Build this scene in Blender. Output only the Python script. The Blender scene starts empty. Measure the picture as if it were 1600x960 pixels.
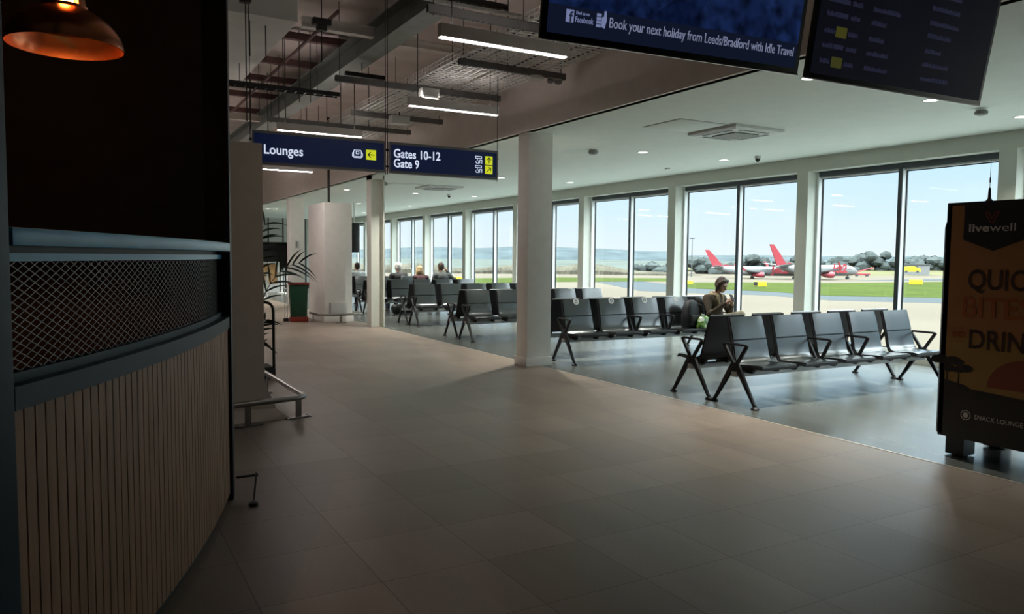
import bpy, bmesh, math, random
from mathutils import Vector, Matrix, Quaternion
random.seed(7)
S = bpy.context.scene
C = S.collection
PI = math.pi

# ------------------------------------------------------------------ camera, sky, sun, exposure
EYE = 1.6
cam_data = bpy.data.cameras.new('camera')
cam = bpy.data.objects.new('camera', cam_data); C.objects.link(cam)
f_px, yaw, pitch, roll = 1187.67, 0.514882, -0.0648987, 0.0091863
cam_data.sensor_fit = 'HORIZONTAL'; cam_data.sensor_width = 36.0
cam_data.lens = f_px * 36.0 / 1600.0
cam_data.clip_start = 0.05; cam_data.clip_end = 20000
fw = Vector((math.sin(yaw)*math.cos(pitch), math.cos(yaw)*math.cos(pitch), math.sin(pitch)))
rt = Vector((math.cos(yaw), -math.sin(yaw), 0)); up = rt.cross(fw)
r2 = rt*math.cos(roll) + up*math.sin(roll); u2 = up*math.cos(roll) - rt*math.sin(roll)
cam.matrix_world = Matrix(((r2.x, u2.x, -fw.x, 0), (r2.y, u2.y, -fw.y, 0), (r2.z, u2.z, -fw.z, EYE), (0, 0, 0, 1)))
S.camera = cam

SKY_STRENGTH = 1.0
SUN_STRENGTH = 1.2
LED_STRENGTH = 58.0
LED_NEAR = 11.0          # the three lights nearest the viewer run dimmed
DOWNLIGHT_WATTS = (42.0, 36.0, 38.0, 42.0, 46.0, 46.0)      # by row, counted from the kiosk
S.view_settings.view_transform = 'Standard'
S.view_settings.look = 'None'
S.view_settings.gamma = 1.0
S.view_settings.use_curve_mapping = False
S.view_settings.exposure = 0.42
S.cycles.max_bounces = 10
S.cycles.diffuse_bounces = 6
S.cycles.glossy_bounces = 4
S.cycles.transparent_max_bounces = 16
S.cycles.sample_clamp_indirect = 0.0
S.cycles.use_denoising = True
S.cycles.caustics_reflective = False
S.cycles.caustics_refractive = False

def srgb(r, g, b):
    def l(c):
        c /= 255.0
        return c/12.92 if c <= 0.04045 else ((c+0.055)/1.055)**2.4
    return (l(r), l(g), l(b), 1.0)

world = bpy.data.worlds.new('sky'); S.world = world
world.use_nodes = True
wn = world.node_tree; wn.nodes.clear()
wo = wn.nodes.new('ShaderNodeOutputWorld'); wb = wn.nodes.new('ShaderNodeBackground')
tc = wn.nodes.new('ShaderNodeTexCoord'); sx = wn.nodes.new('ShaderNodeSeparateXYZ')
rp = wn.nodes.new('ShaderNodeValToRGB')
wn.links.new(tc.outputs['Generated'], sx.inputs[0])
e = rp.color_ramp.elements
e[0].position = 0.0; e[0].color = (0.71, 0.77, 0.79, 1)
e[1].position = 0.05; e[1].color = (0.62, 0.74, 0.80, 1)
n = e.new(0.16); n.color = (0.40, 0.65, 0.79, 1)
n = e.new(0.26); n.color = (0.75, 1.0, 1.2, 1)
n = e.new(0.42); n.color = (5.3, 6.1, 6.3, 1)
n = e.new(1.0); n.color = (9.4, 10.5, 10.7, 1)
wn.links.new(sx.outputs[2], rp.inputs[0])
# thin clouds drifting over the blue
nz = wn.nodes.new('ShaderNodeTexNoise'); nz.inputs['Scale'].default_value = 3.0; nz.inputs['Detail'].default_value = 5
mp = wn.nodes.new('ShaderNodeMapping'); mp.inputs['Scale'].default_value = (1, 1, 5)
wn.links.new(tc.outputs['Generated'], mp.inputs[0]); wn.links.new(mp.outputs[0], nz.inputs['Vector'])
cr = wn.nodes.new('ShaderNodeValToRGB'); cr.color_ramp.elements[0].position = 0.45; cr.color_ramp.elements[1].position = 0.75
cr.color_ramp.elements[1].color = (0.45, 0.45, 0.45, 1)
wn.links.new(nz.outputs[0], cr.inputs[0])
mx = wn.nodes.new('ShaderNodeMix'); mx.data_type = 'RGBA'
mx.inputs[7].default_value = (0.75, 0.80, 0.82, 1)
wn.links.new(cr.outputs[0], mx.inputs[0]); wn.links.new(rp.outputs[0], mx.inputs[6])
wn.links.new(mx.outputs[2], wb.inputs[0]); wb.inputs[1].default_value = SKY_STRENGTH
wn.links.new(wb.outputs[0], wo.inputs[0])

sun_data = bpy.data.lights.new('sun', 'SUN'); sun_data.energy = SUN_STRENGTH; sun_data.angle = math.radians(4)
sun_data.color = (1.0, 0.95, 0.86)
sun = bpy.data.objects.new('sun', sun_data); C.objects.link(sun)
sun.location = (40, -60, 80)
sun.rotation_euler = Vector((-0.35, -0.62, 0.70)).to_track_quat('Z', 'Y').to_euler()   # sun stands behind the terminal

# ------------------------------------------------------------------ materials
def mat(name, col, rough=0.6, metal=0.0, spec=0.5, var=0.06, vscale=6.0, bump=0.0, bscale=60.0, emit=None, estr=0.0, coat=0.0):
    m = bpy.data.materials.new(name); m.use_nodes = True
    nt = m.node_tree; b = nt.nodes['Principled BSDF']
    b.inputs['Roughness'].default_value = rough
    b.inputs['Metallic'].default_value = metal
    b.inputs['Specular IOR Level'].default_value = spec
    b.inputs['Coat Weight'].default_value = coat; b.inputs['Coat Roughness'].default_value = 0.2
    t = nt.nodes.new('ShaderNodeTexCoord'); nzz = nt.nodes.new('ShaderNodeTexNoise')
    nzz.inputs['Scale'].default_value = vscale; nzz.inputs['Detail'].default_value = 4
    nt.links.new(t.outputs['Object'], nzz.inputs['Vector'])
    r = nt.nodes.new('ShaderNodeValToRGB')
    a = [max(0, c*(1-var)) for c in col[:3]]; z = [c*(1+var) for c in col[:3]]
    r.color_ramp.elements[0].position = 0.3; r.color_ramp.elements[1].position = 0.7
    r.color_ramp.elements[0].color = (*a, 1); r.color_ramp.elements[1].color = (*z, 1)
    nt.links.new(nzz.outputs[0], r.inputs[0]); nt.links.new(r.outputs[0], b.inputs['Base Color'])
    if bump:
        n2 = nt.nodes.new('ShaderNodeTexNoise'); n2.inputs['Scale'].default_value = bscale; n2.inputs['Detail'].default_value = 3
        nt.links.new(t.outputs['Object'], n2.inputs['Vector'])
        bp = nt.nodes.new('ShaderNodeBump'); bp.inputs['Strength'].default_value = bump; bp.inputs['Distance'].default_value = 0.01
        nt.links.new(n2.outputs[0], bp.inputs['Height']); nt.links.new(bp.outputs[0], b.inputs['Normal'])
    if emit is not None:
        b.inputs['Emission Color'].default_value = emit; b.inputs['Emission Strength'].default_value = estr
    return m

def tile_mat(name, col, grout, size, ox, oy, rough, var, bump=0.03, spec=0.5):
    m = mat(name, col, rough, spec=spec)
    nt = m.node_tree; b = nt.nodes['Principled BSDF']
    for l in list(b.inputs['Base Color'].links): nt.links.remove(l)
    t = nt.nodes.new('ShaderNodeTexCoord'); mp = nt.nodes.new('ShaderNodeMapping')
    mp.inputs['Location'].default_value = (-ox, -oy, 0)
    nt.links.new(t.outputs['Object'], mp.inputs[0])
    br = nt.nodes.new('ShaderNodeTexBrick'); br.offset = 0.0
    br.inputs['Scale'].default_value = 1.0; br.inputs['Brick Width'].default_value = size; br.inputs['Row Height'].default_value = size
    br.inputs['Mortar Size'].default_value = 0.0022; br.inputs['Mortar Smooth'].default_value = 0.1; br.inputs['Bias'].default_value = 0.0
    br.inputs['Color1'].default_value = tuple(c*(1-var) for c in col[:3]) + (1,)
    br.inputs['Color2'].default_value = tuple(c*(1+var) for c in col[:3]) + (1,)
    br.inputs['Mortar'].default_value = grout
    nt.links.new(mp.outputs[0], br.inputs['Vector'])
    # fine speckle and long smears of wear
    n1 = nt.nodes.new('ShaderNodeTexNoise'); n1.inputs['Scale'].default_value = 90; n1.inputs['Detail'].default_value = 3
    nt.links.new(t.outputs['Object'], n1.inputs['Vector'])
    n2 = nt.nodes.new('ShaderNodeTexNoise'); n2.inputs['Scale'].default_value = 1.3; n2.inputs['Detail'].default_value = 5
    mp2 = nt.nodes.new('ShaderNodeMapping'); mp2.inputs['Scale'].default_value = (2.2, 0.6, 1)
    nt.links.new(t.outputs['Object'], mp2.inputs[0]); nt.links.new(mp2.outputs[0], n2.inputs['Vector'])
    mu = nt.nodes.new('ShaderNodeMix'); mu.data_type = 'RGBA'; mu.blend_type = 'OVERLAY'; mu.inputs[0].default_value = 0.22
    nt.links.new(br.outputs[0], mu.inputs[6]); nt.links.new(n1.outputs[0], mu.inputs[7])
    mu2 = nt.nodes.new('ShaderNodeMix'); mu2.data_type = 'RGBA'; mu2.blend_type = 'OVERLAY'; mu2.inputs[0].default_value = 0.28
    nt.links.new(mu.outputs[2], mu2.inputs[6]); nt.links.new(n2.outputs[0], mu2.inputs[7])
    nt.links.new(mu2.outputs[2], b.inputs['Base Color'])
    rr = nt.nodes.new('ShaderNodeMapRange'); rr.inputs['To Min'].default_value = rough-0.07; rr.inputs['To Max'].default_value = rough+0.09
    nt.links.new(n2.outputs[0], rr.inputs[0]); nt.links.new(rr.outputs[0], b.inputs['Roughness'])
    bp = nt.nodes.new('ShaderNodeBump'); bp.inputs['Strength'].default_value = bump; bp.inputs['Distance'].default_value = 0.004
    nt.links.new(n1.outputs[0], bp.inputs['Height']); nt.links.new(bp.outputs[0], b.inputs['Normal'])
    return m

def glass_mat():
    m = bpy.data.materials.new('window_glass'); m.use_nodes = True
    nt = m.node_tree; nt.nodes.clear()
    o = nt.nodes.new('ShaderNodeOutputMaterial'); mixs = nt.nodes.new('ShaderNodeMixShader')
    tr = nt.nodes.new('ShaderNodeBsdfTransparent'); gl = nt.nodes.new('ShaderNodeBsdfGlossy')
    tr.inputs[0].default_value = (0.96, 0.985, 0.99, 1); gl.inputs['Roughness'].default_value = 0.02
    fr = nt.nodes.new('ShaderNodeFresnel'); ge = nt.nodes.new('ShaderNodeNewGeometry'); mr = nt.nodes.new('ShaderNodeMapRange')
    mr.inputs['To Min'].default_value = 1.45; mr.inputs['To Max'].default_value = 1/1.45      # same reflectance on both faces of the pane
    nt.links.new(ge.outputs['Backfacing'], mr.inputs[0]); nt.links.new(mr.outputs[0], fr.inputs[0])
    ml = nt.nodes.new('ShaderNodeMath'); ml.operation = 'MULTIPLY'; ml.inputs[1].default_value = 0.3      # low-reflection coating
    nt.links.new(fr.outputs[0], ml.inputs[0]); nt.links.new(ml.outputs[0], mixs.inputs[0]); nt.links.new(tr.outputs[0], mixs.inputs[1]); nt.links.new(gl.outputs[0], mixs.inputs[2])
    nt.links.new(mixs.outputs[0], o.inputs[0])
    return m

def emat(name, col, s):
    return mat(name, (0.008, 0.008, 0.008, 1), 0.4, spec=0.12, emit=col, estr=s)

M = {}
M['white'] = mat('white_paint', (0.82, 0.83, 0.78, 1), 0.55, var=0.02, bump=0.02)
M['ceil'] = mat('ceiling_paint', (0.86, 0.91, 0.85, 1), 0.8, var=0.02)
M['cream'] = mat('cream_paint', (0.66, 0.67, 0.60, 1), 0.5, var=0.02)
M['column'] = mat('column_paint', (0.86, 0.84, 0.79, 1), 0.5, var=0.03, bump=0.02)
M['pillar_dark'] = mat('taupe_paint', (0.72, 0.61, 0.51, 1), 0.6, var=0.04, bump=0.03)
M['fascia'] = mat('fascia_paint', (0.84, 0.78, 0.73, 1), 0.8, var=0.04)
M['deck'] = mat('deck_paint', (0.64, 0.57, 0.54, 1), 0.85, var=0.10, vscale=2)
M['raft'] = mat('raft_board', (0.80, 0.79, 0.76, 1), 0.8, var=0.05, vscale=1.5)
M['wallgrey'] = mat('grey_panel', (0.42, 0.42, 0.39, 1), 0.7, var=0.04)
M['darkwall'] = mat('dark_wall', (0.06, 0.055, 0.05, 1), 0.8, var=0.1)
M['beige'] = tile_mat('beige_tile', srgb(137, 123, 111), srgb(88, 76, 67), 0.585, 3.005, 2.895, 0.37, 0.11, spec=0.25)
M['grey'] = tile_mat('grey_tile', srgb(86, 88, 84), srgb(66, 68, 66), 0.585, 3.005, 2.895, 0.24, 0.06)
M['trim'] = mat('floor_trim', srgb(190, 180, 165), 0.35, metal=0.3)
M['winframe'] = mat('white_window_metal', (0.78, 0.80, 0.80, 1), 0.4, var=0.02)
M['winframe_dark'] = mat('dark_window_metal', srgb(70, 80, 86), 0.4)
M['gasket'] = mat('black_gasket', (0.012, 0.013, 0.016, 1), 0.6)
M['glass'] = glass_mat()
M['black_leather'] = mat('black_upholstery', (0.010, 0.0135, 0.0145, 1), 0.24, spec=1.0, var=0.15, vscale=14, bump=0.05, bscale=260, coat=0.6)
M['black_plastic'] = mat('black_plastic', (0.012, 0.012, 0.013, 1), 0.5, var=0.1)
M['black_metal'] = mat('black_powdercoat', (0.009, 0.009, 0.010, 1), 0.45, spec=0.3, var=0.1)
M['beam'] = mat('grey_beam', (0.36, 0.38, 0.38, 1), 0.38, metal=0.6)
M['sticker'] = mat('white_sticker', (0.8, 0.8, 0.78, 1), 0.5)
M['sticker_ink'] = mat('sticker_ink', (0.02, 0.03, 0.05, 1), 0.6)
M['steel'] = mat('brushed_steel', (0.30, 0.285, 0.265, 1), 0.28, metal=1.0, var=0.08, vscale=20)
M['galv'] = mat('galvanised_steel', (0.80, 0.80, 0.77, 1), 0.5, metal=0.1, var=0.12, vscale=20)
M['dark_steel'] = mat('dark_steel', (0.035, 0.033, 0.031, 1), 0.55, metal=0.4, var=0.2)
M['strut'] = mat('slotted_steel', (0.16, 0.155, 0.15, 1), 0.5, metal=0.3, var=0.15)
M['green_steel'] = mat('grey_green_steel', (0.20, 0.225, 0.205, 1), 0.6, var=0.12)
M['red_batten'] = mat('maroon_batten', (0.12, 0.06, 0.056, 1), 0.7, var=0.12)
M['pale_steel'] = mat('pale_steel', (0.66, 0.62, 0.56, 1), 0.6, var=0.06)
M['light_body'] = mat('grey_light_housing', (0.72, 0.66, 0.63, 1), 0.5)
M['led'] = emat('led_diffuser', (1.0, 0.90, 0.86, 1), LED_STRENGTH)
M['led_near'] = emat('led_diffuser_dimmed', (1.0, 0.90, 0.86, 1), LED_NEAR)
M['led_up'] = emat('led_upper_diffuser', (1.0, 0.90, 0.86, 1), 18.0)
M['down'] = emat('downlight_diffuser', (1.0, 0.97, 0.9, 1), 2.6)
M['white_plastic'] = mat('white_plastic', (0.66, 0.67, 0.64, 1), 0.45)
M['grey_plastic'] = mat('grey_plastic', (0.25, 0.26, 0.25, 1), 0.5)
M['bar_blue'] = mat('blue_grey_paint', srgb(40, 148, 196), 0.3, spec=0.45, var=0.12, vscale=3, bump=0.04)
M['bar_navy'] = mat('dark_navy_paint', (0.018, 0.042, 0.062, 1), 0.42, spec=0.25, var=0.12, vscale=3, bump=0.04)
M['bar_black'] = mat('bar_black_paint', (0.014, 0.018, 0.024, 1), 0.5, var=0.1)
M['booth'] = mat('booth_brown', (0.065, 0.048, 0.042, 1), 0.75, var=0.15)
M['mesh'] = mat('expanded_metal', (0.16, 0.155, 0.15, 1), 0.45, metal=0.7, var=0.1)
M['copper'] = mat('copper', (0.72, 0.30, 0.16, 1), 0.26, metal=1.0, var=0.12, vscale=9)
M['sign_blue'] = mat('navy_sign', srgb(20, 36, 78), 0.35, emit=srgb(14, 28, 66), estr=0.25)
M['sign_frame'] = mat('sign_frame', (0.22, 0.22, 0.225, 1), 0.4, metal=0.5)
M['sign_white'] = mat('sign_white', (0.75, 0.78, 0.85, 1), 0.5, emit=(0.72, 0.80, 1.0, 1), estr=0.62)
M['sign_yellow'] = mat('sign_yellow', srgb(220, 228, 40), 0.5, emit=srgb(215, 225, 40), estr=0.55)
M['ink'] = mat('black_ink', (0.01, 0.01, 0.01, 1), 0.6)
M['bin_green'] = mat('green_plastic', srgb(16, 66, 42), 0.4)
M['bin_red'] = mat('red_plastic', srgb(132, 42, 34), 0.45)
M['leaf'] = mat('palm_leaf', (0.018, 0.030, 0.014, 1), 0.55, var=0.4, vscale=12)
M['stalk'] = mat('palm_stalk', (0.03, 0.028, 0.015, 1), 0.7, var=0.2)
M['soil'] = mat('planter_soil', (0.02, 0.014, 0.01, 1), 0.95, var=0.3, bump=0.5)
M['wood_light'] = mat('light_oak', srgb(196, 152, 96), 0.5, var=0.12)
M['kiosk_black'] = mat('kiosk_black', (0.012, 0.012, 0.014, 1), 0.4, var=0.1)
M['kiosk_side'] = mat('kiosk_charcoal', (0.05, 0.048, 0.05, 1), 0.45, var=0.1)
M['kiosk_orange'] = mat('print_orange', srgb(158, 108, 60), 0.5, var=0.03)
M['kiosk_sun'] = mat('print_sun', srgb(128, 60, 38), 0.5, var=0.03)
M['kiosk_yellow'] = mat('print_amber', srgb(150, 116, 56), 0.5, var=0.03)
M['kiosk_text'] = mat('print_brown', srgb(52, 28, 14), 0.5)
M['kiosk_text_orange'] = mat('print_burnt_orange', srgb(160, 82, 34), 0.5)
M['kiosk_white'] = mat('print_white', (0.62, 0.58, 0.54, 1), 0.5)
M['screen_frame'] = mat('screen_bezel', (0.008, 0.008, 0.009, 1), 0.35)
M['skin'] = mat('skin', (0.50, 0.30, 0.22, 1), 0.5, var=0.06)
M['hair_brown'] = mat('brown_hair', (0.045, 0.022, 0.012, 1), 0.55, var=0.3, vscale=40, bump=0.5, bscale=120)
M['hair_blond'] = mat('blond_hair', (0.42, 0.29, 0.15, 1), 0.55, var=0.3, vscale=40, bump=0.5, bscale=120)
M['hair_white'] = mat('white_hair', (0.7, 0.68, 0.64, 1), 0.6, var=0.1, vscale=40, bump=0.3, bscale=120)
M['coat'] = mat('brown_coat', (0.060, 0.042, 0.028, 1), 0.85, var=0.2, vscale=18, bump=0.3, bscale=90)
M['collar'] = mat('cream_fleece', (0.42, 0.34, 0.22, 1), 0.95, var=0.2, vscale=30, bump=0.6, bscale=140)
M['trouser_beige'] = mat('beige_trouser', (0.40, 0.35, 0.25, 1), 0.85, var=0.1)
M['jacket_black'] = mat('black_jacket', (0.018, 0.018, 0.02, 1), 0.8, var=0.2)
M['jacket_plum'] = mat('plum_jumper', (0.055, 0.018, 0.022, 1), 0.85, var=0.2)
M['jacket_grey'] = mat('grey_jumper', (0.075, 0.080, 0.078, 1), 0.85, var=0.2)
M['jacket_white'] = mat('pale_jacket', (0.78, 0.82, 0.83, 1), 0.8, var=0.1)
M['denim'] = mat('dark_denim', (0.02, 0.025, 0.04, 1), 0.85, var=0.2)
M['phone'] = mat('phone_black', (0.02, 0.012, 0.012, 1), 0.6, spec=0.2)
M['pack'] = mat('black_nylon', (0.012, 0.013, 0.016, 1), 0.65, var=0.2, bump=0.25, bscale=50)
M['suitcase'] = mat('silver_grey_shell', (0.22, 0.24, 0.25, 1), 0.4, var=0.08)
M['apron'] = mat('apron_concrete', (0.1016, 0.0846, 0.0637, 1), 0.9, spec=0.05, var=0.07, vscale=0.03)
M['stand'] = mat('bounce_concrete', (0.168, 0.172, 0.158, 1), 0.9, spec=0.05, var=0.07, vscale=0.1)  # paler than the apron so that it bounces daylight up to the ceiling
M['taxiway'] = mat('taxiway_asphalt', (0.0498, 0.0569, 0.0599, 1), 0.9, spec=0.05, var=0.06, vscale=0.05)
M['grass'] = mat('mown_grass', (0.0353, 0.0492, 0.0058, 1), 0.95, spec=0.05, var=0.2, vscale=0.12)
M['field'] = mat('rough_field', (0.0944, 0.088, 0.0445, 1), 0.95, spec=0.05, var=0.2, vscale=0.02)
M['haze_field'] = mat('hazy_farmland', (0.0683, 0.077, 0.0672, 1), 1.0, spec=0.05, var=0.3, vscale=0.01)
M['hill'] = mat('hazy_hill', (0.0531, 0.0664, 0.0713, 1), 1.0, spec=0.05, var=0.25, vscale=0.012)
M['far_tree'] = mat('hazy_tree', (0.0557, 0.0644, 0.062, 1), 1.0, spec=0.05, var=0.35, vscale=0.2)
M['scrub'] = mat('autumn_scrub', (0.0751, 0.0679, 0.0508, 1), 1.0, spec=0.05, var=0.3, vscale=0.1)
M['plane_white'] = mat('aircraft_white', (0.1693, 0.1702, 0.172, 1), 0.4, var=0.02)
M['plane_red'] = mat('aircraft_red', (0.285, 0.0333, 0.0456, 1), 0.4, var=0.05)
M['plane_grey'] = mat('aircraft_grey', (0.074, 0.0794, 0.0848, 1), 0.4)
M['plane_dark'] = mat('aircraft_dark', (0.05, 0.055, 0.06, 1), 0.5)
M['marker_yellow'] = mat('marker_yellow', srgb(245, 220, 30), 0.5)

# ------------------------------------------------------------------ mesh helpers
class MB:
    def __init__(s):
        s.v = []; s.f = []; s.mi = []; s.cur = 0
    def add(s, vs, fs):
        o = len(s.v); s.v += [tuple(v) for v in vs]
        s.f += [tuple(i+o for i in f) for f in fs]; s.mi += [s.cur]*len(fs)
        return s
    def box(s, a, b, T=None):
        (x0, y0, z0), (x1, y1, z1) = a, b
        x0, x1 = min(x0, x1), max(x0, x1); y0, y1 = min(y0, y1), max(y0, y1); z0, z1 = min(z0, z1), max(z0, z1)
        v = [Vector(p) for p in ((x0,y0,z0),(x1,y0,z0),(x1,y1,z0),(x0,y1,z0),(x0,y0,z1),(x1,y0,z1),(x1,y1,z1),(x0,y1,z1))]
        if T is not None: v = [T @ p for p in v]
        return s.add(v, [(0,3,2,1),(4,5,6,7),(0,1,5,4),(1,2,6,5),(2,3,7,6),(3,0,4,7)])
    def bar(s, p, q, w, h=None, upv=(0, 0, 1)):
        h = h or w
        p, q = Vector(p), Vector(q); d = (q-p).normalized(); u = Vector(upv)
        if abs(d.dot(u)) > 0.99: u = Vector((0, 1, 0))
        r = d.cross(u).normalized(); u = r.cross(d)
        vs = []
        for c in (p, q):
            for a, b in ((-1,-1),(1,-1),(1,1),(-1,1)): vs.append(c + r*a*w/2 + u*b*h/2)
        return s.add(vs, [(3,2,1,0),(4,5,6,7),(0,1,5,4),(1,2,6,5),(2,3,7,6),(3,0,4,7)])
    def tube(s, pts, r, n=8, caps=True):
        pts = [Vector(p) for p in pts]; rs = r if isinstance(r, (list, tuple)) else [r]*len(pts)
        vs = []; fs = []; prev = None
        for i, p in enumerate(pts):
            d = (pts[min(i+1, len(pts)-1)] - pts[max(i-1, 0)]).normalized()
            if prev is None:
                a = Vector((0, 0, 1)) if abs(d.z) < 0.9 else Vector((1, 0, 0))
                x = d.cross(a).normalized()
            else:
                x = (prev - d*prev.dot(d)).normalized()
            prev = x; y = d.cross(x)
            for k in range(n):
                t = 2*PI*k/n; vs.append(p + (x*math.cos(t) + y*math.sin(t))*rs[i])
        for i in range(len(pts)-1):
            for k in range(n):
                fs.append((i*n+k, i*n+(k+1)%n, (i+1)*n+(k+1)%n, (i+1)*n+k))
        if caps:
            fs.append(tuple(range(n-1, -1, -1))); fs.append(tuple((len(pts)-1)*n+k for k in range(n)))
        return s.add(vs, fs)
    def lathe(s, prof, n=24, c=(0, 0, 0), T=None):
        vs = []; fs = []
        for r, z in prof:
            for k in range(n):
                t = 2*PI*k/n; p = Vector((c[0]+r*math.cos(t), c[1]+r*math.sin(t), c[2]+z)); vs.append(T @ p if T is not None else p)
        for i in range(len(prof)-1):
            for k in range(n):
                fs.append((i*n+k, i*n+(k+1)%n, (i+1)*n+(k+1)%n, (i+1)*n+k))
        ring = prof[0] == prof[-1]          # a closed ring profile has no end caps
        if prof[0][0] > 1e-6 and not ring: fs.append(tuple(range(n-1, -1, -1)))
        if prof[-1][0] > 1e-6 and not ring: fs.append(tuple((len(prof)-1)*n+k for k in range(n)))
        return s.add(vs, fs)
    def prism(s, poly, d, T=None):
        """poly: 3D points of a flat outline; d: extrusion vector."""
        p = [Vector(q) for q in poly]; d = Vector(d); n = len(p)
        vs = p + [q + d for q in p]
        if T is not None: vs = [T @ q for q in vs]
        fs = [tuple(range(n-1, -1, -1)), tuple(range(n, 2*n))] + [(i, (i+1) % n, n+(i+1) % n, n+i) for i in range(n)]
        return s.add(vs, fs)
    def sweep(s, rows):
        """rows: list of equally long closed cross-section loops."""
        n = len(rows[0]); vs = [p for r in rows for p in r]; fs = []
        for i in range(len(rows)-1):
            for k in range(n): fs.append((i*n+k, i*n+(k+1) % n, (i+1)*n+(k+1) % n, (i+1)*n+k))
        fs.append(tuple(range(n-1, -1, -1))); fs.append(tuple((len(rows)-1)*n+k for k in range(n)))
        return s.add(vs, fs)
    def build(s, name, m, parent=None, smooth=35, bevel=0.0, loc=None):
        me = bpy.data.meshes.new(name); me.from_pydata(s.v, [], s.f); me.update()
        bm = bmesh.new(); bm.from_mesh(me); bmesh.ops.recalc_face_normals(bm, faces=bm.faces)
        if bevel:
            bmesh.ops.bevel(bm, geom=[ed for ed in bm.edges if ed.is_manifold and ed.calc_face_angle(0) > 0.6], offset=bevel, segments=2, profile=0.6, affect='EDGES', clamp_overlap=True)
        bm.to_mesh(me); bm.free()
        ms = m if isinstance(m, (list, tuple)) else [m]
        for q in ms: me.materials.append(q)
        if len(ms) > 1: me.polygons.foreach_set('material_index', s.mi)
        if smooth:
            me.polygons.foreach_set('use_smooth', [True]*len(me.polygons))
            me.set_sharp_from_angle(angle=math.radians(smooth))
        o = bpy.data.objects.new(name, me); C.objects.link(o)
        if parent is not None: o.parent = parent
        if loc is not None: o.location = loc
        return o

def tag(o, label=None, cat=None, group=None, kind=None):
    if label: o['label'] = label
    if cat: o['category'] = cat
    if group: o['group'] = group
    if kind: o['kind'] = kind
    return o
def thing(name, label, cat, loc=(0, 0, 0), rz=0.0, group=None, kind=None, rot=None):
    o = bpy.data.objects.new(name, None); C.objects.link(o); o.empty_display_size = 0.1
    o.location = loc; o.rotation_euler = rot if rot is not None else (0, 0, rz)
    return tag(o, label, cat, group, kind)
def kids(o): return [c for c in bpy.data.objects if c.parent == o]
def copy_tree(o, parent=None):
    ch = kids(o)
    c = o.copy(); C.objects.link(c); c.parent = parent
    for k in ch: copy_tree(k, c)
    return c
def structure(mb, name, m, label, cat, **kw):
    return tag(mb.build(name, m, **kw), label, cat, kind='structure')
def text_mesh(name, body, m, parent, origin, right, upv, width=None, height=None, bold=0.0, depth=0.002, align='LEFT'):
    """A line of lettering as a thin solid mesh; width or cap height in metres."""
    cu = bpy.data.curves.new(name, 'FONT'); cu.body = body; cu.offset = bold; cu.extrude = 0.02; cu.align_x = align
    cu.resolution_u = 3
    t = bpy.data.objects.new(name, cu); C.objects.link(t)
    bpy.context.view_layer.update()
    me = bpy.data.meshes.new_from_object(t.evaluated_get(bpy.context.evaluated_depsgraph_get()))
    bpy.data.objects.remove(t); me.name = name
    xs = [v.co.x for v in me.vertices]; ys = [v.co.y for v in me.vertices]
    w0 = max(xs)-min(xs)
    sx = sy = (height/0.70) if height else width/w0
    if width: sx = width/w0
    R, U = Vector(right).normalized(), Vector(upv).normalized(); N = R.cross(U); O = Vector(origin)
    x0 = min(xs) if align == 'LEFT' else 0.0
    for v in me.vertices:
        c = v.co.copy(); v.co = O + R*(c.x-x0)*sx + U*c.y*sy + N*(c.z/0.02*depth)
    me.materials.clear(); me.materials.append(m)
    o = bpy.data.objects.new(name, me); C.objects.link(o)
    if parent is not None: o.parent = parent
    return o
def remeshed(name, mb, m, parent, voxel=0.012, smooth=4):
    """Fuses overlapping volumes into one continuous skin."""
    tmp = mb.build(name+'_source', m)
    r = tmp.modifiers.new('r', 'REMESH'); r.mode = 'VOXEL'; r.voxel_size = voxel; r.use_smooth_shade = True
    k = tmp.modifiers.new('s', 'SMOOTH'); k.iterations = smooth; k.factor = 0.5
    bpy.context.view_layer.update()
    me = bpy.data.meshes.new_from_object(tmp.evaluated_get(bpy.context.evaluated_depsgraph_get()))
    src = tmp.data
    bpy.data.objects.remove(tmp); bpy.data.meshes.remove(src)
    me.name = name; me.polygons.foreach_set('use_smooth', [True]*len(me.polygons))
    o = bpy.data.objects.new(name, me); C.objects.link(o)
    if parent is not None: o.parent = parent
    return o
def ball(mb, c, r, n=14):
    rx, ry, rz = r if isinstance(r, (list, tuple)) else (r, r, r)
    vs = []; fs = []; h = n//2
    for i in range(h+1):
        a = PI*i/h
        for k in range(n):
            t = 2*PI*k/n
            vs.append((c[0]+rx*math.sin(a)*math.cos(t), c[1]+ry*math.sin(a)*math.sin(t), c[2]-rz*math.cos(a)))
    for i in range(h):
        for k in range(n): fs.append((i*n+k, i*n+(k+1) % n, (i+1)*n+(k+1) % n, (i+1)*n+k))
    mb.add(vs, fs)
def limb(mb, pts, rs, n=12):
    mb.tube(pts, list(rs), n)
    for p, r in zip(pts, rs): ball(mb, p, r*0.99, n)

# ------------------------------------------------------------------ room shell
BND = 5.88; WX = 11.24; CZ = 3.42; DZ = 4.95; Y0, Y1 = -7.0, 38.0; XL = -4.5
structure(MB().box((XL-0.2, Y0-0.2, -0.2), (BND, Y1+0.2, 0)), 'floor', M['beige'], 'beige tiled concourse floor beside the seating area', 'floor', smooth=0)
structure(MB().box((BND, Y0-0.2, -0.2), (WX+0.36, Y1+0.2, 0)), 'floor_seating', M['grey'], 'dark grey tiled floor under the rows of benches by the windows', 'floor', smooth=0)
structure(MB().box((BND-0.012, Y0, 0), (BND+0.012, Y1, 0.003)), 'trim_1', M['trim'], 'thin pale strip where the beige floor meets the grey floor', 'floor trim', smooth=0)
structure(MB().box((5.66, Y0-0.2, CZ), (WX+0.36, Y1+0.2, CZ+0.15)), 'ceiling', M['ceil'], 'smooth white ceiling over the seating area', 'ceiling', smooth=0)
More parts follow.
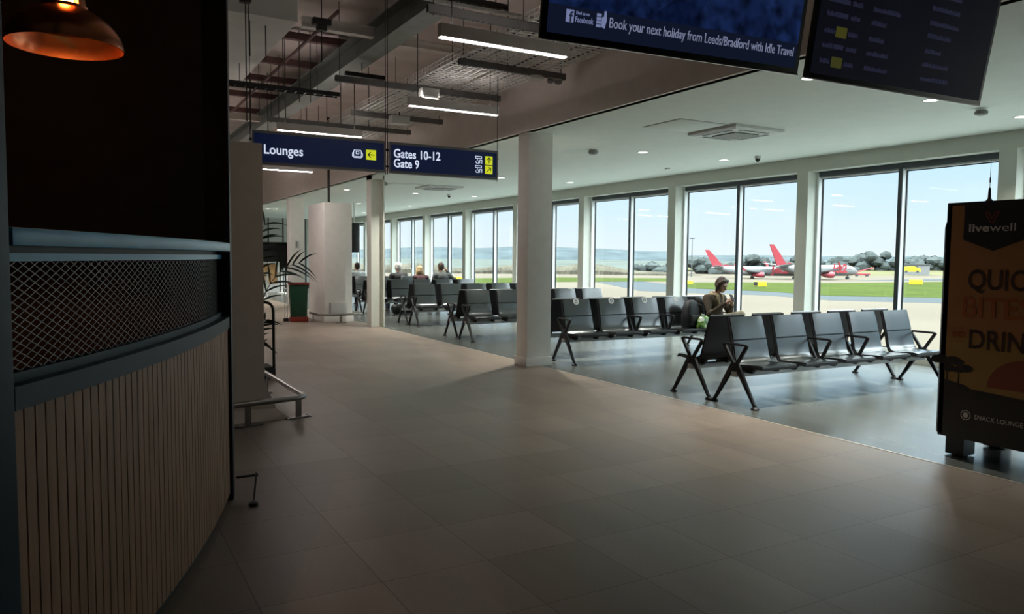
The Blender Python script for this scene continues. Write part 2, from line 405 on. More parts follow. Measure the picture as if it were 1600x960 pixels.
structure(MB().box((XL-0.2, Y0-0.2, DZ), (5.66, Y1+0.2, DZ+0.15)), 'ceiling_deck', M['deck'], 'dim brown deck of the exposed ceiling above the concourse', 'ceiling', smooth=0)
structure(MB().box((5.62, Y0-0.2, CZ-0.0), (5.74, Y1, DZ)), 'wall_bulkhead', M['fascia'], 'taupe bulkhead dropping from the deck to the white ceiling', 'wall', smooth=0)
structure(MB().box((XL-0.2, Y0, 0), (XL, Y1, DZ)), 'wall_left', M['darkwall'], 'dark wall on the far left of the concourse', 'wall', smooth=0)
structure(MB().box((XL, Y0-0.2, 0), (WX+0.36, Y0, DZ)), 'wall_back', M['darkwall'], 'dark wall closing the concourse behind the viewer', 'wall', smooth=0)
# end wall, with a dark opening and joints between its grey panels
w = MB()
w.box((7.9+1.2, Y1, 0), (WX+0.36, Y1+0.2, CZ)); w.box((XL, Y1, 2.25), (9.1, Y1+0.2, DZ)); w.box((XL, Y1, 0), (6.2, Y1+0.2, 2.25))
structure(w, 'wall_front', M['wallgrey'], 'grey panelled wall at the far end of the hall', 'wall', smooth=0)
w = MB()
for x in (6.6, 7.25, 7.9, 8.6, 9.7, 10.4): w.box((x-0.03, Y1-0.02, 2.25 if x < 9.1 else 0), (x+0.03, Y1, CZ))
structure(w, 'trim_2', M['dark_steel'], 'dark joints between the grey panels of the far end wall', 'trim', smooth=0)
structure(MB().box((6.2, Y1+1.2, 0), (9.1, Y1+1.3, 2.25)).box((6.1, Y1, 0), (6.2, Y1+1.3, 2.3)).box((9.1, Y1+0.2, 0), (9.2, Y1+1.3, 2.3)).box((6.2, Y1+0.2, 2.25), (9.1, Y1+1.3, 2.35)).box((6.2, Y1, -0.1), (9.1, Y1+1.3, 0)), 'wall_recess', M['darkwall'], 'black recess behind the opening in the far end wall', 'wall', smooth=0)

# window wall: header, piers, upstand
bays = [-1.01 + 3.46*i for i in range(0, 12)]            # pier centres along the wall
w = MB()
w.box((WX, Y0, 3.17), (WX+0.36, Y1, CZ))
w.box((WX+0.05, Y0, 0), (WX+0.36, Y1, 0.10))
w.box((WX, Y0, 0), (WX+0.36, bays[0]-0.12, 3.17))
for y in bays: w.box((WX, y-0.12, 0), (WX+0.36, y+0.12, 3.17))
structure(w, 'wall_right', M['cream'], 'white window wall of piers and a deep header', 'wall', smooth=0)
def window(i, ya, yb):
    XF = WX+0.22; ym = (ya+yb)/2
    t = thing('window_%d' % i, 'floor to ceiling double window, number %d counted from the kiosk end of the wall' % i, 'window', (XF, 0, 0), kind='structure')
    f = MB()   # white metal surround
    f.box((0, ya, 0.10), (0.12, ya+0.05, 3.17)); f.box((0, yb-0.05, 0.10), (0.12, yb, 3.17)); f.box((0, ya+0.05, 0.10), (0.12, yb-0.05, 0.17))
    f.box((0.04, ya+0.05, 3.055), (0.12, yb-0.05, 3.085))
    f.build('window_frame', M['winframe'], t, smooth=0)
    MB().box((0, ya+0.05, 3.085), (0.12, yb-0.05, 3.17)).build('head_frame', M['winframe_dark'], t, smooth=0)
    mu = MB().box((0.006, ym-0.032, 0.17), (0.13, ym+0.032, 3.085)).build('mullion', M['winframe'], t, smooth=0)
    MB().box((-0.012, ym-0.034, 0.17), (0.006, ym+0.034, 3.085)).build('mullion_cap', M['winframe_dark'], mu, smooth=0)
    g = MB()
    for a, b in ((ya+0.05, ym-0.032), (ym+0.032, yb-0.05)):
        g.box((0.095, a, 0.17), (0.12, a+0.016, 3.055)); g.box((0.095, b-0.016, 0.17), (0.12, b, 3.055)); g.box((0.095, a, 3.04), (0.12, b, 3.055)); g.box((0.095, a, 0.17), (0.12, b, 0.185))
    g.build('gasket', M['gasket'], t, smooth=0)
    for a, b in ((ya+0.05, ym-0.032), (ym+0.032, yb-0.05)):
        MB().box((0.105, a+0.012, 0.18), (0.112, b-0.012, 3.045)).build('glass_pane', M['glass'], t, smooth=0)
for i in range(len(bays)-1): window(i+1, bays[i]+0.12, bays[i+1]-0.12)

# columns on the line between the two floors
c = MB().box((5.665, 9.56, 0), (6.075, 9.87, CZ)); c.box((5.645, 9.54, 0), (6.095, 9.89, 0.13))
structure(c, 'column_near', M['column'], 'square white column with a plinth nearest the viewer', 'column', bevel=0.004)
def hcol(name, y, label):
    c = MB()
    c.box((5.665, y, 0), (5.69, y+0.30, CZ)); c.box((5.955, y, 0), (5.98, y+0.30, CZ)); c.box((5.69, y+0.12, 0), (5.955, y+0.15, CZ))
    c.box((5.665, y, CZ-0.10), (5.98, y+0.30, CZ))
    structure(c, name, M['cream'], label, 'column', smooth=0)
hcol('column_middle', 16.46, 'white steel column with open sides, second along the floor edge')
c = MB().box((5.665, 24.15, 0), (6.125, 24.47, CZ)); structure(c, 'column_far', M['column'], 'pale column with a light switch, behind the white pillar', 'column', bevel=0.004)
hcol('column_end', 30.3, 'furthest white column along the floor edge')
t = thing('light_switch', 'small light switch plate on the pale far column', 'switch', (5.88, 24.135, 1.95))
MB().box((-0.05, -0.012, -0.12), (0.09, 0.012, 0.12)).build('plate', M['white_plastic'], t, bevel=0.004)
MB().box((-0.02, -0.022, -0.10), (0.02, -0.012, 0.10)).build('rocker', M['grey_plastic'], t, bevel=0.003)

# ------------------------------------------------------------------ outside: apron, grass, hills
GZ = -4.9
def flat(name, pts, m, dz, label, cat, thick=0.3):
    b = MB().prism([(x, y, GZ+dz) for x, y in pts], (0, 0, -thick)); structure(b, name, m, label, cat, smooth=0)
flat('apron_ground', [(13, -900), (1500, -900), (1500, 1500), (-600, 1500), (-600, 40), (13, 40)], M['apron'], 0, 'pale concrete apron outside the windows', 'apron')
flat('bounce_ground', [(13, -60), (46, -60), (46, 60), (30, 110), (13, 110)], M['stand'], 0.03, 'pale ground added below the terminal windows to bounce daylight onto the ceiling', 'apron')  # unseen reflector laid over the apron, below the sill line
flat('taxiway_road', [(150, 38), (133.3, 81.4), (119.4, 92.2), (122.7, 110.0), (117.5, 128.1), (131, 148.7), (140, 172), (122.9, 170.8), (98.1, 120.9), (101.9, 111), (109.4, 98.1), (106.1, 81.8), (115.9, 70.7), (121, 44)], M['taxiway'], 0.02, 'blue grey taxiway curving past the grass', 'taxiway')
flat('grass_field', [(131, 148.7), (146.4, 159.6), (171.1, 153.5), (186.6, 144.2), (235, 143.8), (279.6, 139.8), (300, 40), (150, 38), (133.3, 81.4), (119.4, 92.2), (122.7, 110.0), (117.5, 128.1)], M['grass'], 0.06, 'broad green lawn between the taxiway and the parked aircraft', 'grass')
flat('grass_strip_field', [(60, 196), (95, 206.9), (135.4, 213.6), (170.2, 194.9), (148.8, 170.3), (110.2, 173.8), (76.9, 167.5), (50, 165)], M['grass'], 0.06, 'narrow green strip of grass seen beside the box column', 'grass')
flat('runway_road', [(215, 160), (262, 150), (420, 160), (420, 176), (262, 168)], M['taxiway'], 0.05, 'thin grey service road beyond the lawn', 'road')
# rising rough field at the right
b = MB(); rows = []
for i in range(13):
    a = i/12.0; x = 262 + 340*a; y = 205 - 10*a
    hgt = 4.2*math.sin(min(1, a*1.6)*PI/2)
    rows.append([(x, y-3, GZ-0.5), (x, y+25, GZ+hgt*0.45), (x+14, y+80, GZ+hgt*0.8+0.6), (x+50, y+180, GZ+hgt+0.8), (x+60, y+185, GZ-0.5)])
b.sweep(rows); structure(b, 'bank_field', M['field'], 'pale yellow green bank rising beyond the runway', 'field')
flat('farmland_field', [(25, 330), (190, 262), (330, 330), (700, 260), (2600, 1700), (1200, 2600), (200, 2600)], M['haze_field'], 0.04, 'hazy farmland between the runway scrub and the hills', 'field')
# distant hills: long ridges with noise outline
def ridge(name, r, a0, a1, base, amp, m, label, seed, top):
    rnd = random.Random(seed); b = MB(); rows = []; N = 60
    ph = [(rnd.uniform(0, 6.28), rnd.uniform(2, 14)) for _ in range(5)]
    for i in range(N+1):
        a = a0 + (a1-a0)*i/N; s = sum(math.sin(q*i/N*2+p) for p, q in ph)/5
        hh = top(i/N) + amp*s
        d = Vector((math.sin(a), math.cos(a), 0))
        rows.append([tuple(d*r + Vector((0, 0, GZ-5))), tuple(d*(r*1.06) + Vector((0, 0, GZ+hh*0.6))), tuple(d*(r*1.14) + Vector((0, 0, GZ+hh))), tuple(d*(r*1.3) + Vector((0, 0, GZ-5)))])
    b.sweep(rows); structure(b, name, m, label, 'hill')
D = math.radians
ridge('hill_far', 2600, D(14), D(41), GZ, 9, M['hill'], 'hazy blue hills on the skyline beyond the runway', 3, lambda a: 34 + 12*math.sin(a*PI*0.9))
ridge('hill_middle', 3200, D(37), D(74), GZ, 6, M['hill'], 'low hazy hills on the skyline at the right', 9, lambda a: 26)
# scrub along the far edge of the runway and tree clumps: each clump its own object
def clump(name, x, y, w, h, m, label, cat, seed, group=None):
    rnd = random.Random(seed); b = MB()
    d = Vector((y, -x, 0)).normalized()
    for k in range(34):
        u = rnd.uniform(-1, 1); env = h*(1.0-0.55*u*u); rr = h*rnd.uniform(0.16, 0.28)
        p = Vector((x, y, GZ)) + d*w*0.5*u + Vector((rnd.uniform(-4, 4), rnd.uniform(-4, 4), 0))
        vs0 = len(b.v); ball(b, (p.x, p.y, GZ + rnd.uniform(0.1, 1.0)*max(0.1, env-rr)), (rr*1.5, rr*1.3, rr), 10)
        for i in range(vs0, len(b.v)):
            q = Vector(b.v[i]); q += Vector((rnd.uniform(-1, 1), rnd.uniform(-1, 1), rnd.uniform(-1, 1)))*rr*0.16; b.v[i] = tuple(q)
    for k in range(5): p = Vector((x, y, GZ)) + d*w*0.2*(k-2); b.tube([(p.x, p.y, GZ-0.5), (p.x, p.y, GZ+h*0.5)], 0.4, 6)
    o = b.build(name, m); tag(o, label, cat, group)
for k, (x, y, ww, h, lb) in enumerate([
    (318, 262, 42, 9.5, 'hazy grey green tree clump just right of the aircraft nose'), (352, 250, 46, 12.5, 'tallest hazy tree clump above the bank in the nearest window'),
    (388, 243, 44, 11.0, 'hazy tree clump falling away toward the window mullion'), (430, 238, 34, 9.5, 'small round hazy tree clump right of the mullion'),
    (462, 232, 26, 9.0, 'furthest right hazy tree clump beside the kiosk edge'),
    (238, 262, 40, 9.0, 'grey tree clump behind the left red tail fin'), (262, 246, 40, 9.0, 'grey tree clump between the two red tail fins')]):
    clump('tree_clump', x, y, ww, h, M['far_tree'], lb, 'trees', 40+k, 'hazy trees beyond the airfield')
def scrub_band(r, a0, a1, h, seed):
    rnd = random.Random(seed); b = MB(); N = 420; rows = []; lvl = [rnd.uniform(0.55, 1.0) for _ in range(N+1)]; big = [0.72+0.28*math.sin(i*0.061+1.0)*math.sin(i*0.023) for i in range(N+1)]
    for i in range(N+1):
        a = a0+(a1-a0)*i/N; d = Vector((math.sin(a), math.cos(a), 0)); hh = h*big[i]*(0.94+0.06*lvl[i])*max(0.05, min(1.0, (N-i)/70.0))
        rr = [r + rnd.uniform(-0.6, 0.6) for _ in range(4)]
        rows.append([tuple(d*r + Vector((0, 0, GZ-0.5))), tuple(d*(rr[0]+0.6) + Vector((0, 0, GZ+hh*0.4))), tuple(d*(rr[1]+3) + Vector((0, 0, GZ+hh*0.75))), tuple(d*(rr[2]+7) + Vector((0, 0, GZ+hh))), tuple(d*(r+22) + Vector((0, 0, GZ-0.5)))])
    b.sweep(rows); o = b.build('scrub_foliage', M['scrub'], smooth=0); tag(o, 'long band of tan and green scrub along the far edge of the runway', 'scrub', kind='stuff')
scrub_band(305, math.radians(8), math.radians(43.5), 4.4, 21)

# ------------------------------------------------------------------ aircraft
def aircraft(loc, label, rz=0.0, size=1.0):
    """Twin-engined jet, tail at the origin, nose towards +x."""
    t = thing('airliner', label, 'aircraft', loc, rz, 'red and white airliners on the stand'); t.scale = (size, size, size)
    L = 39.0; b = MB(); rows = []
    for x, r, zc in ((0.0, 0.25, 4.55), (1.5, 0.55, 4.45), (4.5, 1.1, 4.1), (8.5, 1.65, 3.6), (12.5, 1.92, 3.3), (20, 1.95, 3.25), (29, 1.95, 3.25), (34, 1.9, 3.2), (36.3, 1.6, 3.05), (38, 1.0, 2.85), (38.8, 0.45, 2.72), (39, 0.1, 2.7)):
        rows.append([(x, r*math.cos(2*PI*k/20), zc + r*1.03*math.sin(2*PI*k/20)) for k in range(20)])
    b.sweep(rows); body = b.build('fuselage', M['plane_white'], t, smooth=60)
    wb = MB()
    for sgn in (-1, 1):
        for k in range(32): wb.box((10.5+k*0.75, sgn*1.90, 3.65), (10.75+k*0.75, sgn*1.955, 4.0))
    wb.prism([(36.9, -1.28, 3.55), (37.7, -1.0, 3.45), (37.9, -0.8, 3.75), (37.0, -1.1, 4.05)], (0, 2.2, 0))
    wb.build('cabin_windows', M['plane_dark'], body, smooth=0)
    fb = MB(); fb.prism([(0.6, -0.16, 5.0), (7.6, -0.16, 5.0), (4.7, -0.16, 6.0), (-1.1, -0.16, 12.3), (-2.9, -0.16, 12.3)], (0, 0.32, 0)); fb.prism([(5.2, -0.12, 5.3), (10.8, -0.12, 5.25), (4.9, -0.12, 6.1)], (0, 0.24, 0))
    fin = fb.build('tail_fin', M['plane_red'], t, smooth=0)
    text_mesh('lettering', 'Jet2', M['plane_white'], fin, (5.0, -0.18, 5.25), (-0.66, 0, 0.75), (0.75, 0, 0.66), height=1.35, bold=0.02, depth=0.02)
    sb = MB()
    for sgn in (-1, 1): sb.prism([(1.2, sgn*0.5, 4.9), (5.2, sgn*1.0, 4.8), (2.6, sgn*6.9, 5.5), (0.9, sgn*6.9, 5.5)], (0, 0, 0.18))
    sb.build('tailplane', M['plane_white'], t, smooth=0)
    for sgn in (-1, 1):
        wg = MB().prism([(15.5, sgn*1.5, 2.35), (23.5, sgn*1.5, 2.35), (17.2, sgn*8, 2.9), (13.2, sgn*17, 3.75), (11.9, sgn*17, 3.75), (14.4, sgn*7, 2.8)], (0, 0, 0.35)).build('wing', M['plane_grey'], t, smooth=0)
        MB().prism([(11.9, sgn*17, 3.75), (13.3, sgn*17, 3.75), (11.2, sgn*17.6, 6.3), (10.5, sgn*17.6, 6.3)], (0, sgn*0.2, 0)).build('winglet', M['plane_red'], wg, smooth=0)
        T = Matrix.Translation((18.2, sgn*4.9, 1.75)) @ Matrix.Rotation(PI/2, 4, 'Y')
        en = MB().lathe([(0.45, -1.5), (0.62, -0.9), (0.95, 0.4), (1.1, 1.6), (1.12, 3.0), (1.02, 3.6), (0.9, 3.55), (0.85, 2.9), (0.0, 2.7)], 20, T=T)
        en.box((18.6, sgn*4.9-0.12, 2.6), (21.0, sgn*4.9+0.12, 3.0)); eo = en.build('engine', M['plane_red'], t, smooth=50)
        MB().lathe([(0.86, 3.62), (1.03, 3.66), (1.10, 3.3), (1.05, 3.2)], 20, T=T).build('intake_ring', M['plane_grey'], eo)
    for x, y in ((17.2, -2.8), (17.2, 2.8), (34.2, 0)):
        g = MB().tube([(x, y, 2.2), (x, y, 0.5)], 0.14, 8)
        for q in (-0.35, 0.35): g.lathe([(0.0, -0.15), (0.52, -0.15), (0.55, 0), (0.52, 0.15), (0.0, 0.15)], 14, T=Matrix.Translation((x, y+q, 0.55)) @ Matrix.Rotation(PI/2, 4, 'X'))
        g.build('landing_gear', M['plane_dark'], t)
    text_mesh('lettering', 'Jet2', M['plane_red'], t, (24.5, -2.02, 2.55), (1, 0, 0), (0, 0, 1), height=3.0, bold=0.045, depth=0.03)
aircraft((191.9, 197.7, GZ), 'white airliner with a red tail fin seen behind the woman on the phone', math.radians(-42), 0.80)
aircraft((201.2, 177.6, GZ), 'white airliner with a red tail fin at the right, nose toward the nearest window', math.radians(-6), 0.95)
# service vehicle by the second nose
t = thing('belt_loader', 'red belt loader truck parked right of the aircraft nose', 'vehicle', (284, 205, GZ), math.radians(-42))
MB().box((-3, -1, 0.5), (3, 1, 1.3)).build('chassis', M['plane_red'], t, bevel=0.08)
MB().prism([(-3.6, -0.5, 1.2), (4.4, -0.5, 3.5), (4.4, -0.5, 3.9), (-3.6, -0.5, 1.6)], (0, 1.0, 0)).build('conveyor', M['plane_red'], t, smooth=0)
for x in (-2, 2):
    for y in (-0.95, 0.95): MB().lathe([(0, -0.15), (0.5, -0.15), (0.5, 0.15), (0, 0.15)], 14, T=Matrix.Translation((x, y, 0.5)) @ Matrix.Rotation(PI/2, 4, 'X')).build('wheel', M['plane_dark'], t)
for x, y, rz_, lb in ((182, 205, -44, 'small white baggage tug beside the left red aircraft tail'), (190.5, 212, -40, 'small white ground truck just behind the left aircraft tail')):
    t = thing('ground_vehicle', lb, 'vehicle', (x, y, GZ), math.radians(rz_))
    MB().prism([(-2.2, -0.9, 0.5), (2.2, -0.9, 0.5), (2.2, -0.9, 1.2), (0.8, -0.9, 1.3), (0.4, -0.9, 2.1), (-2.2, -0.9, 2.1)], (0, 1.8, 0)).build('body', M['plane_white'], t, smooth=0)
    for wx in (-1.4, 1.4):
        for wy in (-0.85, 0.85): MB().lathe([(0, -0.12), (0.45, -0.12), (0.45, 0.12), (0, 0.12)], 14, T=Matrix.Translation((wx, wy, 0.45)) @ Matrix.Rotation(PI/2, 4, 'X')).build('wheel', M['plane_dark'], t)
t = thing('equipment_hut', 'small white airfield hut with dark windows on the bank', 'hut', (335, 214, GZ+1.9), math.radians(-55))
MB().box((-5.5, -2, -2.2), (5.5, 2, 3.0)).build('wall', M['plane_white'], t, smooth=0)
MB().box((-5.9, -2.4, 3.0), (5.9, 2.4, 3.3)).build('roof', M['plane_grey'], t, smooth=0)
for x in (-4, -2, 0): MB().box((x-0.7, -2.06, 0.6), (x+0.7, -2.0, 2.4)).build('window', M['plane_dark'], t, smooth=0)
t = thing('service_truck', 'yellow green airfield vehicle beside the small hut', 'vehicle', (318, 205, GZ+1.4), math.radians(-55))
MB().prism([(-3.5, -1.1, 0.6), (3.5, -1.1, 0.6), (3.5, -1.1, 1.7), (0.8, -1.1, 2.9), (-3.5, -1.1, 2.6)], (0, 2.2, 0)).build('body', M['marker_yellow'], t, smooth=0)
for x in (-2.2, 2.2):
    for y in (-1.1, 1.1): MB().lathe([(0, -0.15), (0.6, -0.15), (0.6, 0.15), (0, 0.15)], 14, T=Matrix.Translation((x, y, 0.6)) @ Matrix.Rotation(PI/2, 4, 'X')).build('wheel', M['plane_dark'], t)
for x, y, s, lb in ((197.5, 126, 1.0, 'yellow taxiway marker board seen next to the kiosk'), (140, 128, 0.9, 'yellow and black marker board on the lawn below the aircraft lettering'), (82, 172, 1.0, 'yellow and black marker board on the grass strip by the box column'), (134, 146, 0.7, 'small yellow marker board behind the head of the woman on the phone')):
    t = thing('taxiway_sign', lb, 'marker board', (x, y, GZ), -math.atan2(x, y))
    MB().box((-1.6*s, -0.15, 0.25), (1.6*s, 0.15, 1.55*s)).build('board', M['marker_yellow'], t, bevel=0.03)
    MB().box((-1.2*s, -0.05, -0.1), (-1.0*s, 0.05, 0.25)).box((1.0*s, -0.05, -0.1), (1.2*s, 0.05, 0.25)).build('leg', M['plane_dark'], t, smooth=0)
    if 'black' in lb: MB().box((-1.62*s, -0.17, 0.35), (-0.6*s, 0.17, 1.45*s)).build('black_panel', M['ink'], t, smooth=0)
t = thing('light_mast', 'thin floodlight mast beside the left aircraft tail', 'mast', (196, 212, GZ))
MB().tube([(0, 0, -0.2), (0, 0, 14)], [0.25, 0.12], 8).build('pole', M['plane_grey'], t)
MB().box((-0.9, -0.3, 14), (0.9, 0.3, 14.4)).build('lamp_head', M['plane_grey'], t, smooth=0)

# ------------------------------------------------------------------ beam benches
SP = 0.68
def seat_profile(off):
    """Side outline (y,z) of the seat: pan edge at the front, up over the backrest; off moves it off the shell centre."""
    pts = [(-0.320, 0.440), (-0.26, 0.447), (-0.12, 0.438), (0.0, 0.432), (0.055, 0.455), (0.085, 0.51), (0.105, 0.60), (0.127, 0.69), (0.131, 0.704), (0.170, 0.85), (0.196, 0.932), (0.203, 0.953)]
    out = []
    for i, p in enumerate(pts):
        a = Vector(pts[max(0, i-1)]); c = Vector(pts[min(len(pts)-1, i+1)]); d = (c-a).normalized(); nrm = Vector((-d.y, d.x))
        out.append(Vector(p) + nrm*off)
    return out
def seat_shell(x0, x1, o0, o1, i0=0, i1=12, inset=0.0):
    """Curved slab between offsets o0 and o1 across x0..x1, slightly narrower at the top."""
    a = seat_profile(o0)[i0:i1]; c = seat_profile(o1)[i0:i1]; b = MB(); rows = []; n = len(a)
    for k in range(9):
        u = k/8.0; xx = x0+(x1-x0)*u
        edge = 1-abs(2*u-1); rnd_ = 0.0 if edge > 0.2 else (1-edge/0.2)**2*0.006
        row = []
        for i in range(n):
            tz = max(0, (a[i].y-0.5)/0.47); cx = (x0+x1)/2; xs = cx+(xx-cx)*(1-0.05*tz)
            row.append((xs, a[i].x, a[i].y))
        for i in range(n-1, -1, -1):
            tz = max(0, (a[i].y-0.5)/0.47); cx = (x0+x1)/2; xs = cx+(xx-cx)*(1-0.05*tz)
            q = c[i] + (a[i]-c[i])*(rnd_/max(0.006, abs(o1-o0)))
            row.append((xs, q.x, q.y))
        rows.append(row)
    b.sweep(rows); return b
def leg_mesh():
    """Cast leg: two splayed feet, hub, two upright prongs and an arm bar, in the plane x=0."""
    b = MB(); w = 0.034
    def pl(pts): b.prism([(-w/2, y, z) for y, z in pts], (w, 0, 0))
    pl([(-0.315, 0.02), (-0.285, 0.02), (-0.055, 0.345), (-0.03, 0.36), (0.03, 0.36), (0.055, 0.345), (0.285, 0.02), (0.315, 0.02), (0.075, 0.43), (0.045, 0.475), (-0.045, 0.475), (-0.075, 0.43)])
    for sgn in (-1, 1):
        b.lathe([(0.045, 0.0), (0.045, 0.012), (0.02, 0.03), (0.016, 0.05)], 12, (0, sgn*0.30, 0))
    return b
def arm_mesh(z0=0.45):
    b = MB()
    b.bar((0, -0.02, z0), (0, -0.155, 0.655), 0.030, 0.034, (0, 1, 0)); b.bar((0, 0.02, z0), (0, 0.165, 0.655), 0.030, 0.034, (0, 1, 0))
    b.tube([(0, -0.172, 0.652), (0, -0.165, 0.668), (0, -0.13, 0.674), (0, 0.14, 0.674), (0, 0.172, 0.666), (0, 0.178, 0.65)], 0.015, 8)
    return b
def make_bench(label, seats=5, stickers=()):
    t = thing('beam_bench', label, 'bench', group='black airport benches set out in rows by the windows')
    Lb = SP*seats
    MB().box((-0.02, -0.045, 0.315), (Lb+0.02, 0.035, 0.375)).build('beam', M['beam'], t, bevel=0.006)
    for x in (0, Lb):
        l = leg_mesh().build('leg', M['black_metal'], t, bevel=0.004); l.location = (x, 0, 0)
        a = arm_mesh().build('armrest', M['black_metal'], t, bevel=0.003); a.location = (x, 0, 0)
    for k in (2, 3):
        a = arm_mesh(0.40).build('armrest', M['black_metal'], t, bevel=0.003); a.location = (SP*k, 0, 0)
    for k in range(seats):
        xa, xb = 0.065, SP-0.065
        s = seat_shell(xa, xb, 0.0, -0.028).build('seat', M['black_plastic'], t, smooth=50); s.location = (SP*k, 0, 0)
        seat_shell(xa+0.012, xb-0.012, 0.0, 0.022, 0, 8).build('lower_cushion', M['black_leather'], s, smooth=50)
        seat_shell(xa+0.012, xb-0.012, 0.0, 0.022, 8, 12).build('upper_cushion', M['black_leather'], s, smooth=50)
        br = MB()
        for x in (xa+0.08, xb-0.08): br.prism([(x-0.02, -0.16, 0.42), (x-0.02, 0.10, 0.42), (x-0.02, 0.05, 0.36), (x-0.02, -0.12, 0.355)], (0.04, 0, 0))
        br.build('bracket', M['black_metal'], s, smooth=0)
        if k in stickers:
            pr = seat_profile(0.023); p, q = pr[9], pr[10]; d = (q-p).normalized()
            ctr = p + d*0.07; nrm = Vector((-d.y, d.x)); cx = (xa+xb)/2-0.01
            T = Matrix.Translation((cx, ctr.x, ctr.y)) @ Matrix(((1, 0, 0, 0), (0, d.x, nrm.x, 0), (0, d.y, nrm.y, 0), (0, 0, 0, 1)))
            st = MB().lathe([(0, -0.004), (0.052, -0.004), (0.052, 0.002), (0, 0.002)], 20, T=T).build('sticker', M['sticker'], s, smooth=0)
            if k < 3:
                r = MB(); 
                for i in range(16):
                    a0, a1 = 2*PI*i/16, 2*PI*(i+1)/16
                    vs = [T @ Vector((rr*math.cos(aa), rr*math.sin(aa), 0.003)) for rr, aa in ((0.016, a0), (0.026, a0), (0.026, a1), (0.016, a1))]
                    r.add(vs, [(0, 1, 2, 3)])
                # the mark is part of the sticker's printing
                me = r.build('printed_mark', M['sticker_ink'], s, smooth=0)
    return t
proto = make_bench('proto')
benches = []
def bench(x0, y, facing, label, tree=None):
    o = tree or copy_tree(proto)
    o['label'] = label
    if facing > 0: o.location = (x0, y, 0); o.rotation_euler = (0, 0, 0)
    else: o.location = (x0+SP*5, y, 0); o.rotation_euler = (0, 0, PI)
    return o
bench(6.22, 6.005, 1, 'nearest black five-seat bench, its seat fronts in full view beside the snack kiosk', proto)
bench(6.22, 6.69, -1, 'black bench backing onto the nearest bench, its leg standing closest to the floor edge')
cb = make_bench('black bench with round white stickers on its seat backs, where the woman sits', stickers=(0, 1, 2, 3))
bench(6.38, 9.66, 1, 'black bench with round white stickers on its seat backs, where the woman sits', cb)
bench(6.38, 10.34, -1, 'black bench backing onto the stickered bench, facing away behind the box column')
bench(6.40, 13.10, 1, 'black bench whose first seats show just left of the box column, seats facing the viewer')
bench(6.40, 13.78, -1, 'black bench with its back to the seats just left of the box column, facing away')
bench(6.66, 16.38, 1, 'black bench facing the viewer, fourth row back, just right of the open steel column')
bench(6.66, 17.06, -1, 'black bench facing away, back to back with the fourth facing row')
bench(6.70, 19.85, 1, 'black bench facing the viewer directly in front of the three seated far travellers')
bench(6.70, 20.53, -1, 'black bench facing away that carries the three far travellers seen from behind')
bench(6.80, 23.35, 1, 'black bench facing the viewer, seen between the white pillar and the open steel column')
bench(6.80, 24.03, -1, 'furthest black bench, facing away, under the person in the pale jacket')

# ------------------------------------------------------------------ curved bar on the left
BC = Vector((-9.97, 8.03)); BR = 11.158
def bp_(th, r=BR): return Vector((BC.x + r*math.cos(th), BC.y + r*math.sin(th)))
TH0 = math.atan2(2.66-8.03, -0.195+9.97)      # left end, near the viewer
TH1 = math.atan2(5.24-8.03, 0.84+9.97)        # right end
def arc_slab(r0, r1, z0, z1, a0=TH0, a1=TH1, n=48):
    b = MB(); rows = []
    for i in range(n+1):
        t = a0+(a1-a0)*i/n; p, q = bp_(t, r0), bp_(t, r1)
        rows.append([(p.x, p.y, z0), (q.x, q.y, z0), (q.x, q.y, z1), (p.x, p.y, z1)])
    return b.sweep(rows)
def slat_mat():
    m = mat('stained_slat', srgb(166, 128, 99), 0.5, var=0.2, vscale=3)
    nt = m.node_tree
    nzn = [x for x in nt.nodes if x.type == 'TEX_NOISE'][0]; t = [x for x in nt.nodes if x.type == 'TEX_COORD'][0]
    mpn = nt.nodes.new('ShaderNodeMapping'); mpn.inputs['Scale'].default_value = (26, 26, 1.2)
    nt.links.new(t.outputs['Object'], mpn.inputs[0]); nt.links.new(mpn.outputs[0], nzn.inputs['Vector'])
    nzn.inputs['Scale'].default_value = 1.0
    return m
M['slat'] = slat_mat()
bar = thing('curved_bar', 'curved bar front of dark wooden slats with a blue rail and metal mesh', 'bar', (0, 0, 0))
arc_slab(BR-0.10, BR-0.022, 0.0, 1.14).build('backing_board', M['bar_black'], bar)
b = MB(); ns = 50
for i in range(ns):
    a = TH0+(TH1-TH0)*(i+0.07)/ns; c2 = TH0+(TH1-TH0)*(i+0.93)/ns
    p, q, r_, s_ = bp_(a, BR-0.022), bp_(c2, BR-0.022), bp_(c2), bp_(a)
    b.prism([(p.x, p.y, 0.05), (q.x, q.y, 0.05), (r_.x, r_.y, 0.05), (s_.x, s_.y, 0.05)], (0, 0, 1.085))
b.build('slat_cladding', M['slat'], bar, smooth=0)
arc_slab(BR-0.06, BR-0.03, 0.0, 0.05).build('kickboard', M['bar_black'], bar)
rail = arc_slab(BR-0.10, BR+0.012, 1.133, 1.205).build('rail', M['bar_navy'], bar)
arc_slab(BR-0.075, BR-0.035, 1.205, 1.235).build('rail_bead', M['bar_navy'], rail)
